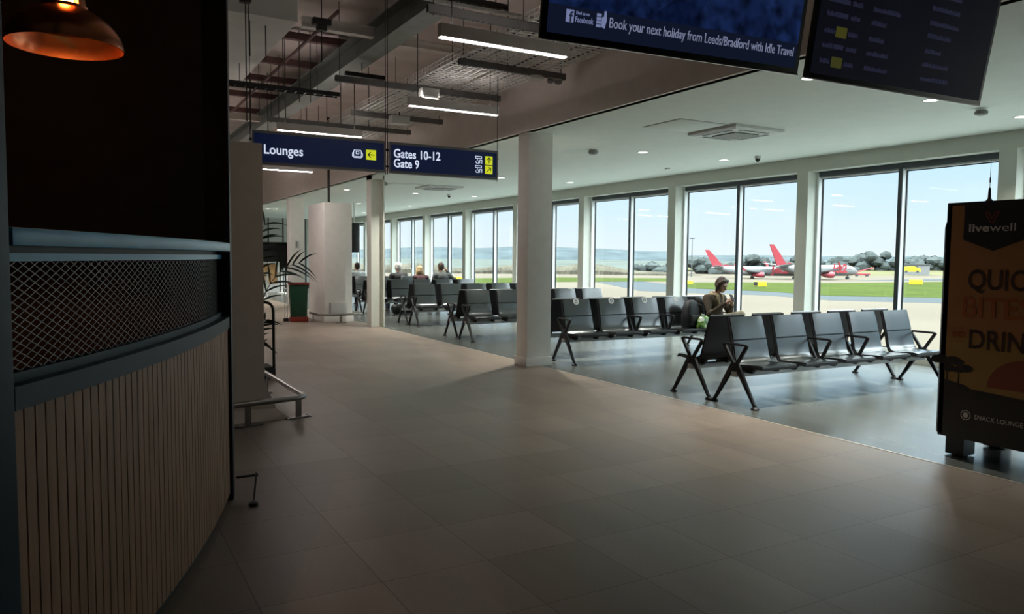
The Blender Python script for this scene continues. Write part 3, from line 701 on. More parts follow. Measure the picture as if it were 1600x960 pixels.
# expanded metal: two families of strands crossing over the curved opening
b = MB(); z0m, z1m = 1.235, 1.578; dth = 0.060/BR; nH = 24; dz = (z1m-z0m)/nH
nT = int((TH1-TH0-0.09/BR)/dth); wst = 0.0017
for fam in (0, 1):
    for i in range(-nH, nT+nH):
        pts = []
        for j in range(nH+1):
            k = i + (j if fam == 0 else -j)*0.5
            if 0 <= k*1.0 <= nT: pts.append((TH0 + 0.01/BR + k*dth*1.0, z0m+j*dz))
        # one flat strand through the points
        for (ta, za), (tb, zb) in zip(pts[:-1], pts[1:]):
            p, q = bp_(ta, BR-0.05-0.002*fam), bp_(tb, BR-0.05-0.002*fam)
            o = len(b.v); b.v += [(p.x, p.y, za-wst), (q.x, q.y, zb-wst), (q.x, q.y, zb+wst), (p.x, p.y, za+wst)]
            b.f.append((o, o+1, o+2, o+3)); b.mi.append(0)
tag(b.build('metal_mesh', M['mesh'], bar, smooth=0), 'grey expanded metal mesh')
arc_slab(BR-0.075, BR-0.03, 1.575, 1.600).build('mesh_trim', M['bar_blue'], bar)
arc_slab(BR-0.22, BR+0.02, 1.622, 1.676).build('shelf', M['bar_blue'], bar, bevel=0.004)
arc_slab(BR-0.12, BR-0.06, 1.600, 1.622).build('shelf_support', M['bar_black'], bar)
p0, p1 = bp_(TH0), bp_(TH1)
def post(p, th, w, z1, nm, dx=0.0):
    d = Vector((-math.sin(th), math.cos(th))); nn = Vector((math.cos(th), math.sin(th)))
    b = MB(); c0 = p + d*dx
    pts = [c0 - d*w/2 + nn*0.02, c0 + d*w/2 + nn*0.02, c0 + d*w/2 - nn*0.13, c0 - d*w/2 - nn*0.13]
    b.prism([(q.x, q.y, 0) for q in pts], (0, 0, z1)); return b.build(nm, M['bar_black'], bar, bevel=0.004)
post(p1, TH1, 0.10, 3.9, 'post', -0.05)
tag(post(p0, TH0, 0.30, 3.9, 'post', -0.165), 'dark navy post').data.materials[0] = M['bar_navy']
# back of the bar booth: dark walls and lid
b = MB()
b.box((-3.2, 5.40, 0), (0.80, 5.50, 3.9)); b.box((-3.3, 0.5, 0), (-3.2, 5.5, 3.9)); b.box((-3.3, 2.4, 3.9), (0.84, 5.5, 4.0))
structure(b, 'wall_booth', M['booth'], 'dark brown back wall and lid of the bar booth', 'wall', smooth=0)
# low floor bracket at the bar's corner
t = thing('floor_bracket', 'small dark metal door bracket on the floor at the corner of the bar', 'bracket', (0.90, 5.28, 0))
MB().box((-0.03, -0.006, 0.10), (0.11, 0.006, 0.115)).build('arm', M['dark_steel'], t, smooth=0)
MB().bar((0.10, 0.0, 0.12), (0.02, -0.32, 0.012), 0.012, 0.008).build('stay', M['dark_steel'], t, smooth=0)
MB().lathe([(0.03, 0), (0.03, 0.02), (0.012, 0.03)], 10, (0.02, -0.32, 0)).build('foot', M['dark_steel'], t)

# copper pendant
t = thing('pendant_lamp', 'copper dome pendant lamp hanging over the curved bar', 'lamp', (-0.035, 3.5, 2.405))
outer = [(0.207, 0.0), (0.205, 0.020), (0.195, 0.050), (0.176, 0.080), (0.148, 0.108), (0.116, 0.130), (0.090, 0.143), (0.078, 0.147)]
inner = [(0.075, 0.142), (0.088, 0.138), (0.113, 0.125), (0.144, 0.103), (0.171, 0.077), (0.191, 0.048), (0.201, 0.019), (0.203, 0.0)]
b = MB(); n_ = 40; vs = []; fs = []; pr = outer+inner
for r_, z_ in pr:
    for k in range(n_): vs.append((r_*math.cos(2*PI*k/n_), r_*math.sin(2*PI*k/n_), z_))
for i in range(len(pr)):
    j = (i+1) % len(pr)
    for k in range(n_): fs.append((i*n_+k, i*n_+(k+1) % n_, j*n_+(k+1) % n_, j*n_+k))
b.add(vs, fs); b.build('shade', M['copper'], t, smooth=50)
b = MB()   # slotted copper neck: four ribs and a cap
for k in range(4):
    a = PI/4+0.25+k*PI/2; b.bar((0.076*math.cos(a), 0.076*math.sin(a), 0.142), (0.056*math.cos(a), 0.056*math.sin(a), 0.275), 0.034, 0.004, (math.cos(a), math.sin(a), 0))
b.lathe([(0.060, 0.27), (0.058, 0.31), (0.03, 0.35), (0.012, 0.37)], 24)
b.lathe([(0.082, 0.140), (0.082, 0.156), (0.070, 0.156), (0.070, 0.140), (0.082, 0.140)], 28)
b.build('neck', M['copper'], t)
r_ = MB(); r_.lathe([(0.080, 0.085), (0.118, 0.068), (0.120, 0.071), (0.083, 0.088), (0.080, 0.085)], 32)
for k in range(3):
    a = 2*PI*k/3; r_.bar((0.10*math.cos(a), 0.10*math.sin(a), 0.078), (0.128*math.cos(a), 0.128*math.sin(a), 0.120), 0.012, 0.003, (math.cos(a), math.sin(a), 0))
r_.build('inner_ring', M['copper'], t)
MB().tube([(0, 0, 0.36), (0, 0, 1.49)], 0.004, 8).build('cord', M['black_plastic'], t)
MB().lathe([(0.0, 0.135), (0.024, 0.14), (0.033, 0.165), (0.031, 0.195), (0.018, 0.23), (0.015, 0.28), (0.0, 0.28)], 16).build('bulb', emat('filament_bulb', (1.0, 0.36, 0.07, 1), 30), t, smooth=60)
pl_ = bpy.data.lights.new('bulb_light', 'POINT'); pl_.energy = 9.0; pl_.color = (1.0, 0.42, 0.12); pl_.shadow_soft_size = 0.02
po_ = bpy.data.objects.new('bulb_light', pl_); C.objects.link(po_); po_.parent = t; po_.location = (0, 0, 0.125)

# ------------------------------------------------------------------ pillar with flared base, rail, palm
b = MB()
xa, xb, ya, yb = 1.0, 1.55, 7.7, 8.35
top = 2.685
b.sweep([[(xa-0.2, ya-0.22, 0), (xb+0.20, ya-0.22, 0), (xb+0.20, yb+0.2, 0), (xa-0.2, yb+0.2, 0)],
         [(xa-0.10, ya-0.10, 0.10), (xb+0.085, ya-0.10, 0.10), (xb+0.085, yb+0.1, 0.10), (xa-0.1, yb+0.1, 0.10)],
         [(xa-0.03, ya-0.04, 0.27), (xb+0.025, ya-0.04, 0.27), (xb+0.025, yb+0.03, 0.27), (xa-0.03, yb+0.03, 0.27)],
         [(xa, ya, 0.38), (xb, ya, 0.38), (xb, yb, 0.38), (xa, yb, 0.38)],
         [(xa, ya, top), (xb, ya, top), (xb, yb, top), (xa, yb, top)]])
tag(b.build('boxed_pillar', M['pillar_dark'], smooth=20), 'taupe boxed pillar with a flared foot beside the curved bar', 'pillar', kind='structure')
def tube_rail(name, label, pts, feet, r=0.028):
    t = thing(name, label, 'rail')
    MB().tube(pts, r, 12).build('tube', M['steel'], t)
    for (x, y, rz) in feet:
        f = MB(); T = Matrix.Translation((x, y, 0)) @ Matrix.Rotation(rz, 4, 'Z')
        f.box((-0.13, -0.035, 0.0), (0.13, 0.035, 0.012), T); f.box((-0.03, -0.006, 0.012), (0.03, 0.006, pts[0][2]-r*0.5), T)
        for u in (-0.10, 0.10):
            for v in (-0.018, 0.018): f.lathe([(0.009, 0.012), (0.009, 0.018), (0.0, 0.02)], 8, T=T @ Matrix.Translation((u, v, 0)))
        f.build('foot', M['steel'], t)
    return t
def rounded(p, q, r, rad, n=6):
    """Corner at q between p and r, rounded."""
    p, q, r = Vector(p), Vector(q), Vector(r); a = q + (p-q).normalized()*rad; c = q + (r-q).normalized()*rad
    return [a*(1-t)**2 + q*2*t*(1-t) + c*t*t for t in [i/n for i in range(n+1)]]
zr = 0.21
tube_rail('protection_rail', 'steel tube rail on flat feet around the taupe boxed pillar',
          [(0.95, 7.24, zr)] + rounded((0.95, 7.24, zr), (1.90, 7.47, zr), (1.86, 9.3, zr), 0.12) + [(1.86, 9.3, zr)],
          [(1.32, 7.33, 0.24), (1.83, 7.50, 0.24), (1.86, 9.1, PI/2)])
# black hoop planter with a palm
t = thing('hoop_planter', 'black planter with a tall rounded hoop, standing behind the taupe pillar', 'planter', (1.98, 10.25, 0))
b = MB().box((-0.26, -0.22, 0), (0.18, 0.22, 0.14)).build('planter_box', M['black_plastic'], t, bevel=0.01)
MB().box((-0.24, -0.20, 0.135), (0.16, 0.20, 0.15)).build('soil', M['soil'], t, smooth=0)
pts = [(-0.24, -0.18, 0.14), (-0.24, -0.18, 0.86)] + rounded((-0.24, -0.18, 0.86), (-0.24, -0.18, 1.0), (0.0, -0.18, 1.0), 0.12) + rounded((0.0, -0.18, 1.0), (0.165, -0.18, 1.0), (0.165, -0.18, 0.8), 0.13) + [(0.165, -0.18, 0.14)]
MB().tube(pts, 0.019, 10).build('hoop', M['black_metal'], t)
pt = thing('palm_plant', 'dark green palm with long arching fronds growing behind the taupe pillar', 'plant', (1.93, 10.25, 0.14))
def frond(p0, p1, p2, nl, ll, seed, droop=0.35):
    rnd = random.Random(seed); p0, p1, p2 = Vector(p0), Vector(p1), Vector(p2); N = 14
    pts = [p0*(1-u)**2 + p1*2*u*(1-u) + p2*u*u for u in [i/N for i in range(N+1)]]
    b = MB(); b.tube(pts, [0.009*(1-0.75*i/N) for i in range(N+1)], 6)
    for i in range(nl):
        u = 0.28 + 0.72*i/(nl-1); k = min(N-1, int(u*N)); f = u*N-k; q = pts[k].lerp(pts[k+1], f); d = (pts[k+1]-pts[k]).normalized()
        side = d.cross(Vector((0, 0, 1))).normalized(); side = (side*0.45 + side.cross(d)*0.9).normalized()
        for sg in (-1, 1):
            out = (side*sg*0.75 + d*0.8 + Vector((0, 0, 0.25*rnd.uniform(-0.2, 1.0)))).normalized()
            l = ll*(1.15-0.6*abs(u-0.55))*rnd.uniform(0.85, 1.1); wv = out.cross(Vector((0, 0, 1))).normalized()
            wv = out.cross(Vector((0.25, -0.93, 0.1))).normalized(); vs = []
            for s in range(6):
                v = s/5.0; c = q + out*l*v + Vector((0, 0, -droop*l*v*v)); ww = 0.016*(1-v**2.2)*(0.45+0.55*min(1, v*4))
                vs += [c - wv*ww, c + wv*ww]
            b.add(vs, [(2*s, 2*s+1, 2*s+3, 2*s+2) for s in range(5)])
    return b
MB().tube([(0, 0, 0), (0.01, 0.0, 0.25), (0.0, 0.02, 0.5)], [0.04, 0.03, 0.022], 8).build('stem', M['stalk'], pt)
fr = [((0, 0, 0.45), (0.16, 0.0, 1.30), (0.60, 0.02, 1.36), 8, 0.42), ((0, 0, 0.45), (-0.06, 0.0, 1.5), (0.16, 0.0, 1.86), 7, 0.40), ((0, 0, 0.4), (-0.2, 0, 1.5), (-0.7, -0.1, 1.6), 8, 0.36),
      ((0, 0, 0.45), (-0.10, 0, 1.3), (0.06, -0.1, 1.66), 7, 0.40), ((0, 0, 0.4), (-0.1, 0.1, 1.0), (0.05, 0.1, 1.20), 6, 0.36), ((0, 0, 0.2), (0.04, -0.05, 0.55), (0.12, -0.12, 0.62), 5, 0.24), ((0, 0, 0.2), (0.02, -0.05, 0.35), (0.10, -0.15, 0.34), 5, 0.22)]
for i, (a, b_, c_, n_l, l_) in enumerate(fr): frond(a, b_, c_, n_l, l_, 100+i).build('frond', M['leaf'], pt, smooth=0)

# ------------------------------------------------------------------ white pillar, rail, bin
wp = MB().box((5.08, 18.12, 0), (5.75, 19.62, 2.885)); wp.box((5.05, 18.09, 0), (5.78, 19.65, 0.14))
structure(wp, 'white_pillar', M['column'], 'big white boxed pillar, not reaching the ceiling, behind the green bin', 'pillar', bevel=0.006)
MB().box((5.21, 18.10, 0.13), (5.63, 18.122, 0.47)).build('access_panel', M['white_plastic'], None, bevel=0.004)
ap = bpy.data.objects['access_panel']; tag(ap, 'small square access panel low on the white boxed pillar', 'panel')
MB().box((-0.012, -0.012, -0.17), (0.012, 0.004, 0.17)).build('hinge', M['grey_plastic'], ap).location = (5.195, 18.11, 0.30)
tube_rail('protection_rail', 'steel tube rail on a foot around the big white pillar',
          [(4.86, 18.7, 0.2)] + rounded((4.86, 18.7, 0.2), (4.86, 17.80, 0.2), (5.85, 17.80, 0.2), 0.12) + rounded((4.86, 17.80, 0.2), (5.90, 17.80, 0.2), (5.90, 19.5, 0.2), 0.06) + [(5.90, 19.5, 0.2)],
          [(5.37, 17.80, 0), (5.90, 19.0, PI/2), (4.86, 18.4, PI/2)])
po = MB().tube([(5.28, 18.45, 2.885), (5.28, 18.45, DZ)], 0.03, 10).build('service_pole', M['dark_steel']); tag(po, 'thin black service pole rising from the white pillar to the deck', 'pole')
t = thing('litter_bin', 'green litter bin with a red lid and red foot beside the white pillar', 'bin', (4.55, 18.62, 0), math.radians(-8))
MB().box((-0.19, -0.16, 0.0), (0.23, 0.16, 0.12)).build('base', M['bin_red'], t, bevel=0.015)
MB().prism([(-0.17, -0.15, 0.12), (0.20, -0.15, 0.12), (0.23, -0.15, 0.90), (-0.20, -0.15, 0.90)], (0, 0.30, 0)).build('body', M['bin_green'], t, bevel=0.012)
MB().box((-0.22, -0.18, 0.90), (0.26, 0.18, 0.95)).build('lid', M['bin_red'], t, bevel=0.012)
MB().box((0.22, -0.05, 0.80), (0.265, 0.05, 0.90)).build('handle', M['black_plastic'], t, bevel=0.01)
MB().tube([(-0.30, 0.10, 0.0), (-0.30, 0.10, 0.91), (-0.22, 0.10, 0.91)], 0.011, 8).tube([(-0.24, 0.10, 0.0), (-0.24, 0.10, 0.91)], 0.011, 8).build('frame', M['white_plastic'], t)
MB().box((-0.33, 0.06, 0), (-0.21, 0.14, 0.08)).build('wheel', M['black_plastic'], t, bevel=0.01)

# ------------------------------------------------------------------ hanging direction signs
def rect(mb, x0, x1, z0, z1, y, th=0.004): mb.box((x0, y-th, z0), (x1, y, z1))
def line_shape(mb, pts, w, y, th=0.004):
    for (xa_, za_), (xb_, zb_) in zip(pts[:-1], pts[1:]): mb.bar((xa_, y, za_), (xb_, y, zb_), th, w, (0, 0, 1)) if abs(xa_-xb_) > 1e-5 else mb.box((xa_-w/2, y-th/2, min(za_, zb_)), (xa_+w/2, y+th/2, max(za_, zb_)))
def arrow(mb, cx, cz, s, ang, y):
    d = Vector((math.cos(ang), math.sin(ang))); n2 = Vector((-d.y, d.x)); c0 = Vector((cx, cz))
    line_shape(mb, [tuple(c0-d*s), tuple(c0+d*s*0.85)], s*0.26, y)
    tip = c0+d*s
    line_shape(mb, [tuple(tip-d*s*0.85+n2*s*0.85), tuple(tip)], s*0.26, y); line_shape(mb, [tuple(tip-d*s*0.85-n2*s*0.85), tuple(tip)], s*0.26, y)
def sign(name, label, xa_, xb_, z0, z1, lines, y=9.0):
    t = thing(name, label, 'sign', (0, y, 0), group='navy hanging direction signs')
    MB().box((xa_+0.02, -0.02, z0+0.03), (xb_-0.02, 0.05, z1-0.03)).build('panel', M['sign_blue'], t, smooth=0)
    f = MB(); f.box((xa_, -0.03, z1-0.03), (xb_, 0.06, z1)); f.box((xa_, -0.03, z0), (xb_, 0.06, z0+0.03)); f.box((xa_, -0.03, z0+0.03), (xa_+0.02, 0.06, z1-0.03)); f.box((xb_-0.02, -0.03, z0+0.03), (xb_, 0.06, z1-0.03))
    f.build('frame', M['sign_frame'], t, smooth=0)
    for x in (xa_-0.012, xb_+0.012):
        r_ = MB().tube([(x, 0.01, z0-0.02), (x, 0.01, 3.985 if 4.0 < x < 5.4 else DZ)], 0.005, 6)
        for z in (z0+0.08, z1-0.10): r_.lathe([(0.014, -0.012), (0.014, 0.012)], 8, (x, 0.01, z)); r_.box((min(x, x+0.012*(1 if x < xa_ else -1)), 0.005, z-0.006), (max(x, x+0.012*(1 if x < xa_ else -1)), 0.015, z+0.006))
        r_.build('hanger', M['dark_steel'], t)
    for (txt, x, z, wd) in lines: text_mesh('lettering', txt, M['sign_white'], t, (x, -0.022, z), (1, 0, 0), (0, 0, 1), width=wd, height=0.105, bold=0.012)
    return t
s1 = sign('direction_sign', 'navy hanging sign reading Lounges with a yellow left arrow', 1.70, 3.275, 2.63, 3.01, [('Lounges', 1.83, 2.755, 0.44)])
MB().box((3.03, -0.026, 2.77), (3.155, -0.019, 2.89)).build('arrow_tile', M['sign_yellow'], s1, bevel=0.004)
b = MB(); arrow(b, 3.093, 2.83, 0.04, PI, -0.028); b.build('arrow', M['ink'], s1, smooth=0)
b = MB()
line_shape(b, [(2.86, 2.80), (2.86, 2.84), (2.875, 2.85), (2.875, 2.80), (2.97, 2.80), (2.97, 2.85), (2.985, 2.84), (2.985, 2.80), (2.965, 2.785), (2.88, 2.785), (2.86, 2.80)], 0.006, -0.022)
line_shape(b, [(2.875, 2.85), (2.88, 2.875), (2.965, 2.875), (2.97, 2.85)], 0.006, -0.022); line_shape(b, [(2.905, 2.83), (2.905, 2.86), (2.94, 2.86), (2.94, 2.83), (2.905, 2.83)], 0.006, -0.022)
b.build('sofa_symbol', M['sign_white'], s1, smooth=0)
s2 = sign('direction_sign', 'navy hanging sign reading Gates 10-12 and Gate 9 with two yellow arrows', 3.325, 4.84, 2.63, 3.01, [('Gates 10-12', 3.385, 2.825, 0.625), ('Gate 9', 3.385, 2.705, 0.335)])
for z, an in ((2.875, PI/2), (2.755, PI/4)):
    MB().box((4.655, -0.026, z-0.055), (4.762, -0.019, z+0.055)).build('arrow_tile', M['sign_yellow'], s2, bevel=0.004)
    b = MB(); arrow(b, 4.708, z, 0.036, an, -0.028); b.build('arrow', M['ink'], s2, smooth=0)
    b = MB(); line_shape(b, [(4.51, z+0.02), (4.51, z+0.045), (4.60, z+0.045), (4.60, z+0.02), (4.51, z+0.02)], 0.006, -0.022)
    line_shape(b, [(4.605, z-0.045), (4.605, z+0.0), (4.575, z+0.0), (4.575, z-0.045)], 0.005, -0.022); line_shape(b, [(4.515, z-0.02), (4.525, z-0.045), (4.555, z-0.045), (4.56, z-0.01), (4.53, z-0.015), (4.545, z+0.01)], 0.005, -0.022)
    b.build('gate_symbol', M['sign_white'], s2, smooth=0)

# ------------------------------------------------------------------ hanging screens
def screen_picture():
    m = bpy.data.materials.new('advert_picture'); m.use_nodes = True; nt = m.node_tree; b = nt.nodes['Principled BSDF']
    b.inputs['Base Color'].default_value = (0.004, 0.004, 0.006, 1); b.inputs['Roughness'].default_value = 0.25
    t = nt.nodes.new('ShaderNodeTexCoord'); mpn = nt.nodes.new('ShaderNodeMapping'); mpn.inputs['Scale'].default_value = (3.4, 1, 3.2)
    v = nt.nodes.new('ShaderNodeTexVoronoi'); v.inputs['Scale'].default_value = 1.6; n = nt.nodes.new('ShaderNodeTexNoise'); n.inputs['Scale'].default_value = 4; n.inputs['Detail'].default_value = 6
    nt.links.new(t.outputs['Object'], mpn.inputs[0]); nt.links.new(mpn.outputs[0], v.inputs['Vector']); nt.links.new(mpn.outputs[0], n.inputs['Vector'])
    mixn = nt.nodes.new('ShaderNodeMix'); mixn.data_type = 'RGBA'; mixn.blend_type = 'MULTIPLY'; mixn.inputs[0].default_value = 0.9
    r = nt.nodes.new('ShaderNodeValToRGB'); r.color_ramp.elements[0].color = (0.004, 0.008, 0.03, 1); r.color_ramp.elements[1].color = (0.03, 0.075, 0.30, 1)
    r.color_ramp.elements[0].position = 0.3; r.color_ramp.elements[1].position = 0.62
    nt.links.new(n.outputs[0], r.inputs[0])
    bw = nt.nodes.new('ShaderNodeSeparateColor'); nt.links.new(v.outputs['Color'], bw.inputs[0])
    r2 = nt.nodes.new('ShaderNodeValToRGB'); r2.color_ramp.elements[0].color = (0.35, 0.35, 0.4, 1); nt.links.new(bw.outputs[0], r2.inputs[0])
    nt.links.new(r.outputs[0], mixn.inputs[6]); nt.links.new(r2.outputs[0], mixn.inputs[7])
    nt.links.new(mixn.outputs[2], b.inputs['Emission Color']); b.inputs['Emission Strength'].default_value = 0.22
    return m
def hanging_screen(label, p_left, p_right, h, tilt):
    """Screen whose lower edge runs from p_left to p_right; top leans towards the viewer."""
    pl_, pr_ = Vector(p_left), Vector(p_right); w_ = (pr_-pl_).length
    rz = math.atan2(pr_.y-pl_.y, pr_.x-pl_.x); roll_ = math.asin((pr_.z-pl_.z)/w_)
    t = thing('hanging_screen', label, 'screen', pl_, group='display screens hung from the ceiling')
    t.rotation_euler = (Matrix.Rotation(rz, 3, 'Z') @ Matrix.Rotation(-roll_, 3, 'Y') @ Matrix.Rotation(tilt, 3, 'X')).to_euler()
    MB().box((0, 0, 0), (w_, 0.022, h)).box((0.12, 0.02, 0.10), (w_-0.12, 0.07, h-0.05)).build('casing', M['screen_frame'], t, bevel=0.004)
    MB().box((0.0, -0.004, -0.004), (w_, 0.01, 0.004)).build('bottom_trim', M['steel'], t, smooth=0)
    for x in (w_*0.3, w_*0.7): MB().tube([(x, 0.09, h*0.6), (x, 0.09, h+0.9)], 0.02, 10).build('hanger', M['dark_steel'], t)
    MB().box((w_*0.2, 0.06, h*0.45), (w_*0.8, 0.10, h*0.6)).build('mount', M['dark_steel'], t, smooth=0)
    return t, w_
t, w_ = hanging_screen('left hanging screen showing a blue holiday advert with white lettering', (1.83, 3.0, 2.595), (3.385, 2.88, 2.60), 0.92, math.radians(9))
MB().box((0.03, -0.003, 0.155), (w_-0.03, 0.004, 0.89)).build('picture', screen_picture(), t, smooth=0)
MB().box((0.03, -0.003, 0.03), (w_-0.03, 0.004, 0.155)).build('caption_band', emat('caption_band', (0.0035, 0.0055, 0.014, 1), 1.0), t, smooth=0)
M['scr_text'] = emat('screen_text', (0.30, 0.34, 0.52, 1), 0.42); M['scr_badge'] = emat('screen_badge', (0.26, 0.31, 0.56, 1), 0.45)
M['scr_dim'] = emat('screen_text_dim', (0.009, 0.010, 0.022, 1), 1.0)
text_mesh('lettering', 'Book your next holiday from Leeds/Bradford with Idle Travel', M['scr_text'], t, (0.355, -0.004, 0.088), (1, 0, 0), (0, 0, 1), width=1.15, height=0.046, depth=0.001)
text_mesh('lettering', 'Facebook', M['scr_badge'], t, (0.172, -0.004, 0.090), (1, 0, 0), (0, 0, 1), width=0.095, height=0.026, depth=0.001)
text_mesh('lettering', 'Find us on', M['scr_badge'], t, (0.174, -0.004, 0.124), (1, 0, 0), (0, 0, 1), width=0.07, height=0.015, depth=0.001)
bd = MB().box((0.122, -0.005, 0.085), (0.162, -0.003, 0.140)).build('badge', M['scr_badge'], t, smooth=0)
text_mesh('lettering', 'f', M['scr_dim'], bd, (0.137, -0.006, 0.088), (1, 0, 0), (0, 0, 1), height=0.045, bold=0.02, depth=0.001)
b = MB()
for k in range(4): b.box((0.283, -0.006, 0.082+k*0.016), (0.308, -0.003, 0.095+k*0.016))
b.prism([(0.311, -0.006, 0.085), (0.330, -0.006, 0.080), (0.338, -0.006, 0.118), (0.333, -0.006, 0.158), (0.322, -0.006, 0.156), (0.322, -0.006, 0.132), (0.311, -0.006, 0.128)], (0, 0.003, 0))
b.build('thumb_symbol', M['scr_badge'], t, bevel=0.002)
t, w_ = hanging_screen('right hanging screen showing a dim departures board', (3.59, 3.0, 2.635), (5.275, 2.97, 2.645), 0.98, math.radians(9.5))
MB().box((0.03, -0.003, 0.03), (w_-0.03, 0.004, 0.95)).build('board_picture', emat('board_blue', (0.0018, 0.0018, 0.004, 1), 1.0), t, smooth=0)
cols = {0: ('orange', (0.050, 0.018, 0.010, 1)), 1: ('cyan', (0.028, 0.050, 0.075, 1)), 4: ('yellow', (0.030, 0.030, 0.005, 1)), 6: ('yellow', (0.026, 0.026, 0.006, 1))}
em = {k: emat('board_'+v[0], v[1], 1.0) for k, v in cols.items()}
rowz = [0.60, 0.52, 0.435, 0.36, 0.27, 0.19, 0.105]
for k, z in enumerate(rowz):
    b = MB(); rnd = random.Random(k)
    for (x0, x1) in ((0.09, 0.17), (0.29, 0.37), (0.47, 0.47+rnd.uniform(0.10, 0.24)), (1.0, 1.0+rnd.uniform(0.15, 0.3))):
        x = x0; b = MB()
        while x < x1:
            ww = rnd.uniform(0.007, 0.016); b.box((x, -0.005, z-0.012), (x+ww, -0.003, z+rnd.choice((0.008, 0.014)))); b.box((x, -0.0045, z-0.006), (min(x+ww+0.006, x1), -0.0035, z-0.002)); x += ww+0.005
        b.build('board_text', M['scr_dim'], t, smooth=0)
    if k in em: MB().box((0.185, -0.005, z-0.028), (0.275, -0.003, z+0.030)).build('airline_block', em[k], t, smooth=0)
    else: MB().box((0.185, -0.005, z-0.012), (0.265, -0.003, z+0.014)).build('airline_block', M['scr_dim'], t, smooth=0)

# ------------------------------------------------------------------ linear lights
def linear_light(x0, x1, y, z, label, diff='led'):
    t = thing('linear_light', label, 'light', ((x0+x1)/2, y, z), group='slim linear ceiling lights')
    h_ = (x1-x0)/2
    MB().box((-h_, -0.035, 0.012), (h_, 0.035, 0.125)).build('housing', M['light_body'], t, bevel=0.003)
    MB().box((-h_+0.01, -0.027, 0.004), (h_-0.01, 0.027, 0.014)).build('diffuser', M[diff], t, smooth=0)
    MB().box((-h_+0.05, -0.025, 0.120), (h_-0.05, 0.025, 0.1253)).build('upper_diffuser', M['led_up'], t, smooth=0)
    for x in (-h_+0.12, h_-0.12): MB().tube([(x, 0, 0.12), (x, 0, DZ-z-0.001)], 0.005, 6).build('hanger', M['dark_steel'], t)
linear_light(2.75, 4.07, 6.19, 3.5, 'lit linear light nearest the hanging screens', 'led_near')
linear_light(3.65, 4.93, 9.15, 3.5, 'lit linear light just above the Gates sign, below a white box', 'led_near')
linear_light(2.64, 3.97, 11.98, 3.5, 'lit linear light overlapping the top edge of the Lounges sign', 'led_near')
linear_light(3.54, 4.65, 17.54, 3.5, 'lit linear light seen under the Lounges sign')
linear_light(3.54, 4.70, 23.5, 3.5, 'furthest lit linear light, low beside the taupe pillar')

for k, y in enumerate((17.54, 20.5, 23.5, 26.5)):  # unseen row, added to brighten the far concourse
    linear_light(1.0, 2.3, y, 3.5, '%s added linear light of the middle row, unseen behind the taupe pillar' % ['nearest', 'second', 'third', 'furthest'][k])
linear_light(3.60, 4.90, 14.85, 3.5, 'added linear light hanging unseen behind the two navy signs')  # extra light added for the far floor, hidden by the signs
for k, y in enumerate((14.85, 17.54, 20.5, 23.5, 26.5, 29.5)):  # second unseen row, added for more light down the hall
    linear_light(-0.6, 0.7, y, 3.5, '%s added linear light of the row unseen behind the bar and taupe pillar' % ['nearest', 'second', 'third', 'fourth', 'fifth', 'sixth', 'seventh', 'furthest'][k])

# ------------------------------------------------------------------ exposed services above the concourse
structure(MB().box((-2.4, 9.05, 4.3), (2.24, 12.8, 4.36)).box((-2.4, 9.05, 4.36), (2.24, 9.1, DZ)).box((2.19, 9.1, 4.36), (2.24, 12.8, DZ)), 'ceiling_raft', M['raft'], 'pale grey lowered ceiling board at the upper left', 'ceiling', smooth=0)
def hsection(b, p, q, w, h, t):
    p, q = Vector(p), Vector(q); n = Vector((0, 0, 1))
    b.bar(p+n*(h/2-t/2), q+n*(h/2-t/2), w, t); b.bar(p-n*(h/2-t/2), q-n*(h/2-t/2), w, t); b.bar(p, q, t, h-2*t)
b = MB(); hsection(b, (3.61, 2.0, 4.58), (3.61, 30, 4.58), 0.30, 0.34, 0.02); tag(b.build('steel_girder', M['green_steel'], smooth=0), 'long grey green steel girder running along the ceiling', 'girder', kind='structure')
for k, (x0, x1, y, lb) in enumerate([(2.5, 3.45, 9.9, 'pale steel cross beam left of the girder near the ceiling board'), (3.78, 5.0, 10.1, 'pale steel cross beam right of the girder above the first cable trays'), (0.8, 3.45, 17.3, 'pale steel cross beam beyond the ceiling board at the upper left')]):
    b = MB(); hsection(b, (x0, y, 4.56), (x1, y, 4.56), 0.12, 0.13, 0.014); tag(b.build('cross_beam', M['pale_steel'], smooth=0), lb, 'beam', 'pale cross beams')
for k, y in enumerate((11.6, 13.2, 14.6, 16.2, 18.0)):
    o = MB().box((2.26 if y < 12.8 else 1.6, y-0.05, DZ-0.16), (3.95, y+0.05, DZ-0.06)).build('ceiling_batten', M['red_batten'], smooth=0)
    tag(o, ['nearest', 'second', 'third', 'fourth', 'furthest'][k] + ' maroon batten crossing under the ceiling deck', 'batten', 'maroon battens under the deck')
o = MB().box((2.96, 9.9, DZ-0.20), (2.99, 18.5, DZ-0.16)).build('ceiling_runner', M['red_batten'], smooth=0); tag(o, 'thin maroon runner crossing the battens lengthwise left of the girder', 'batten')

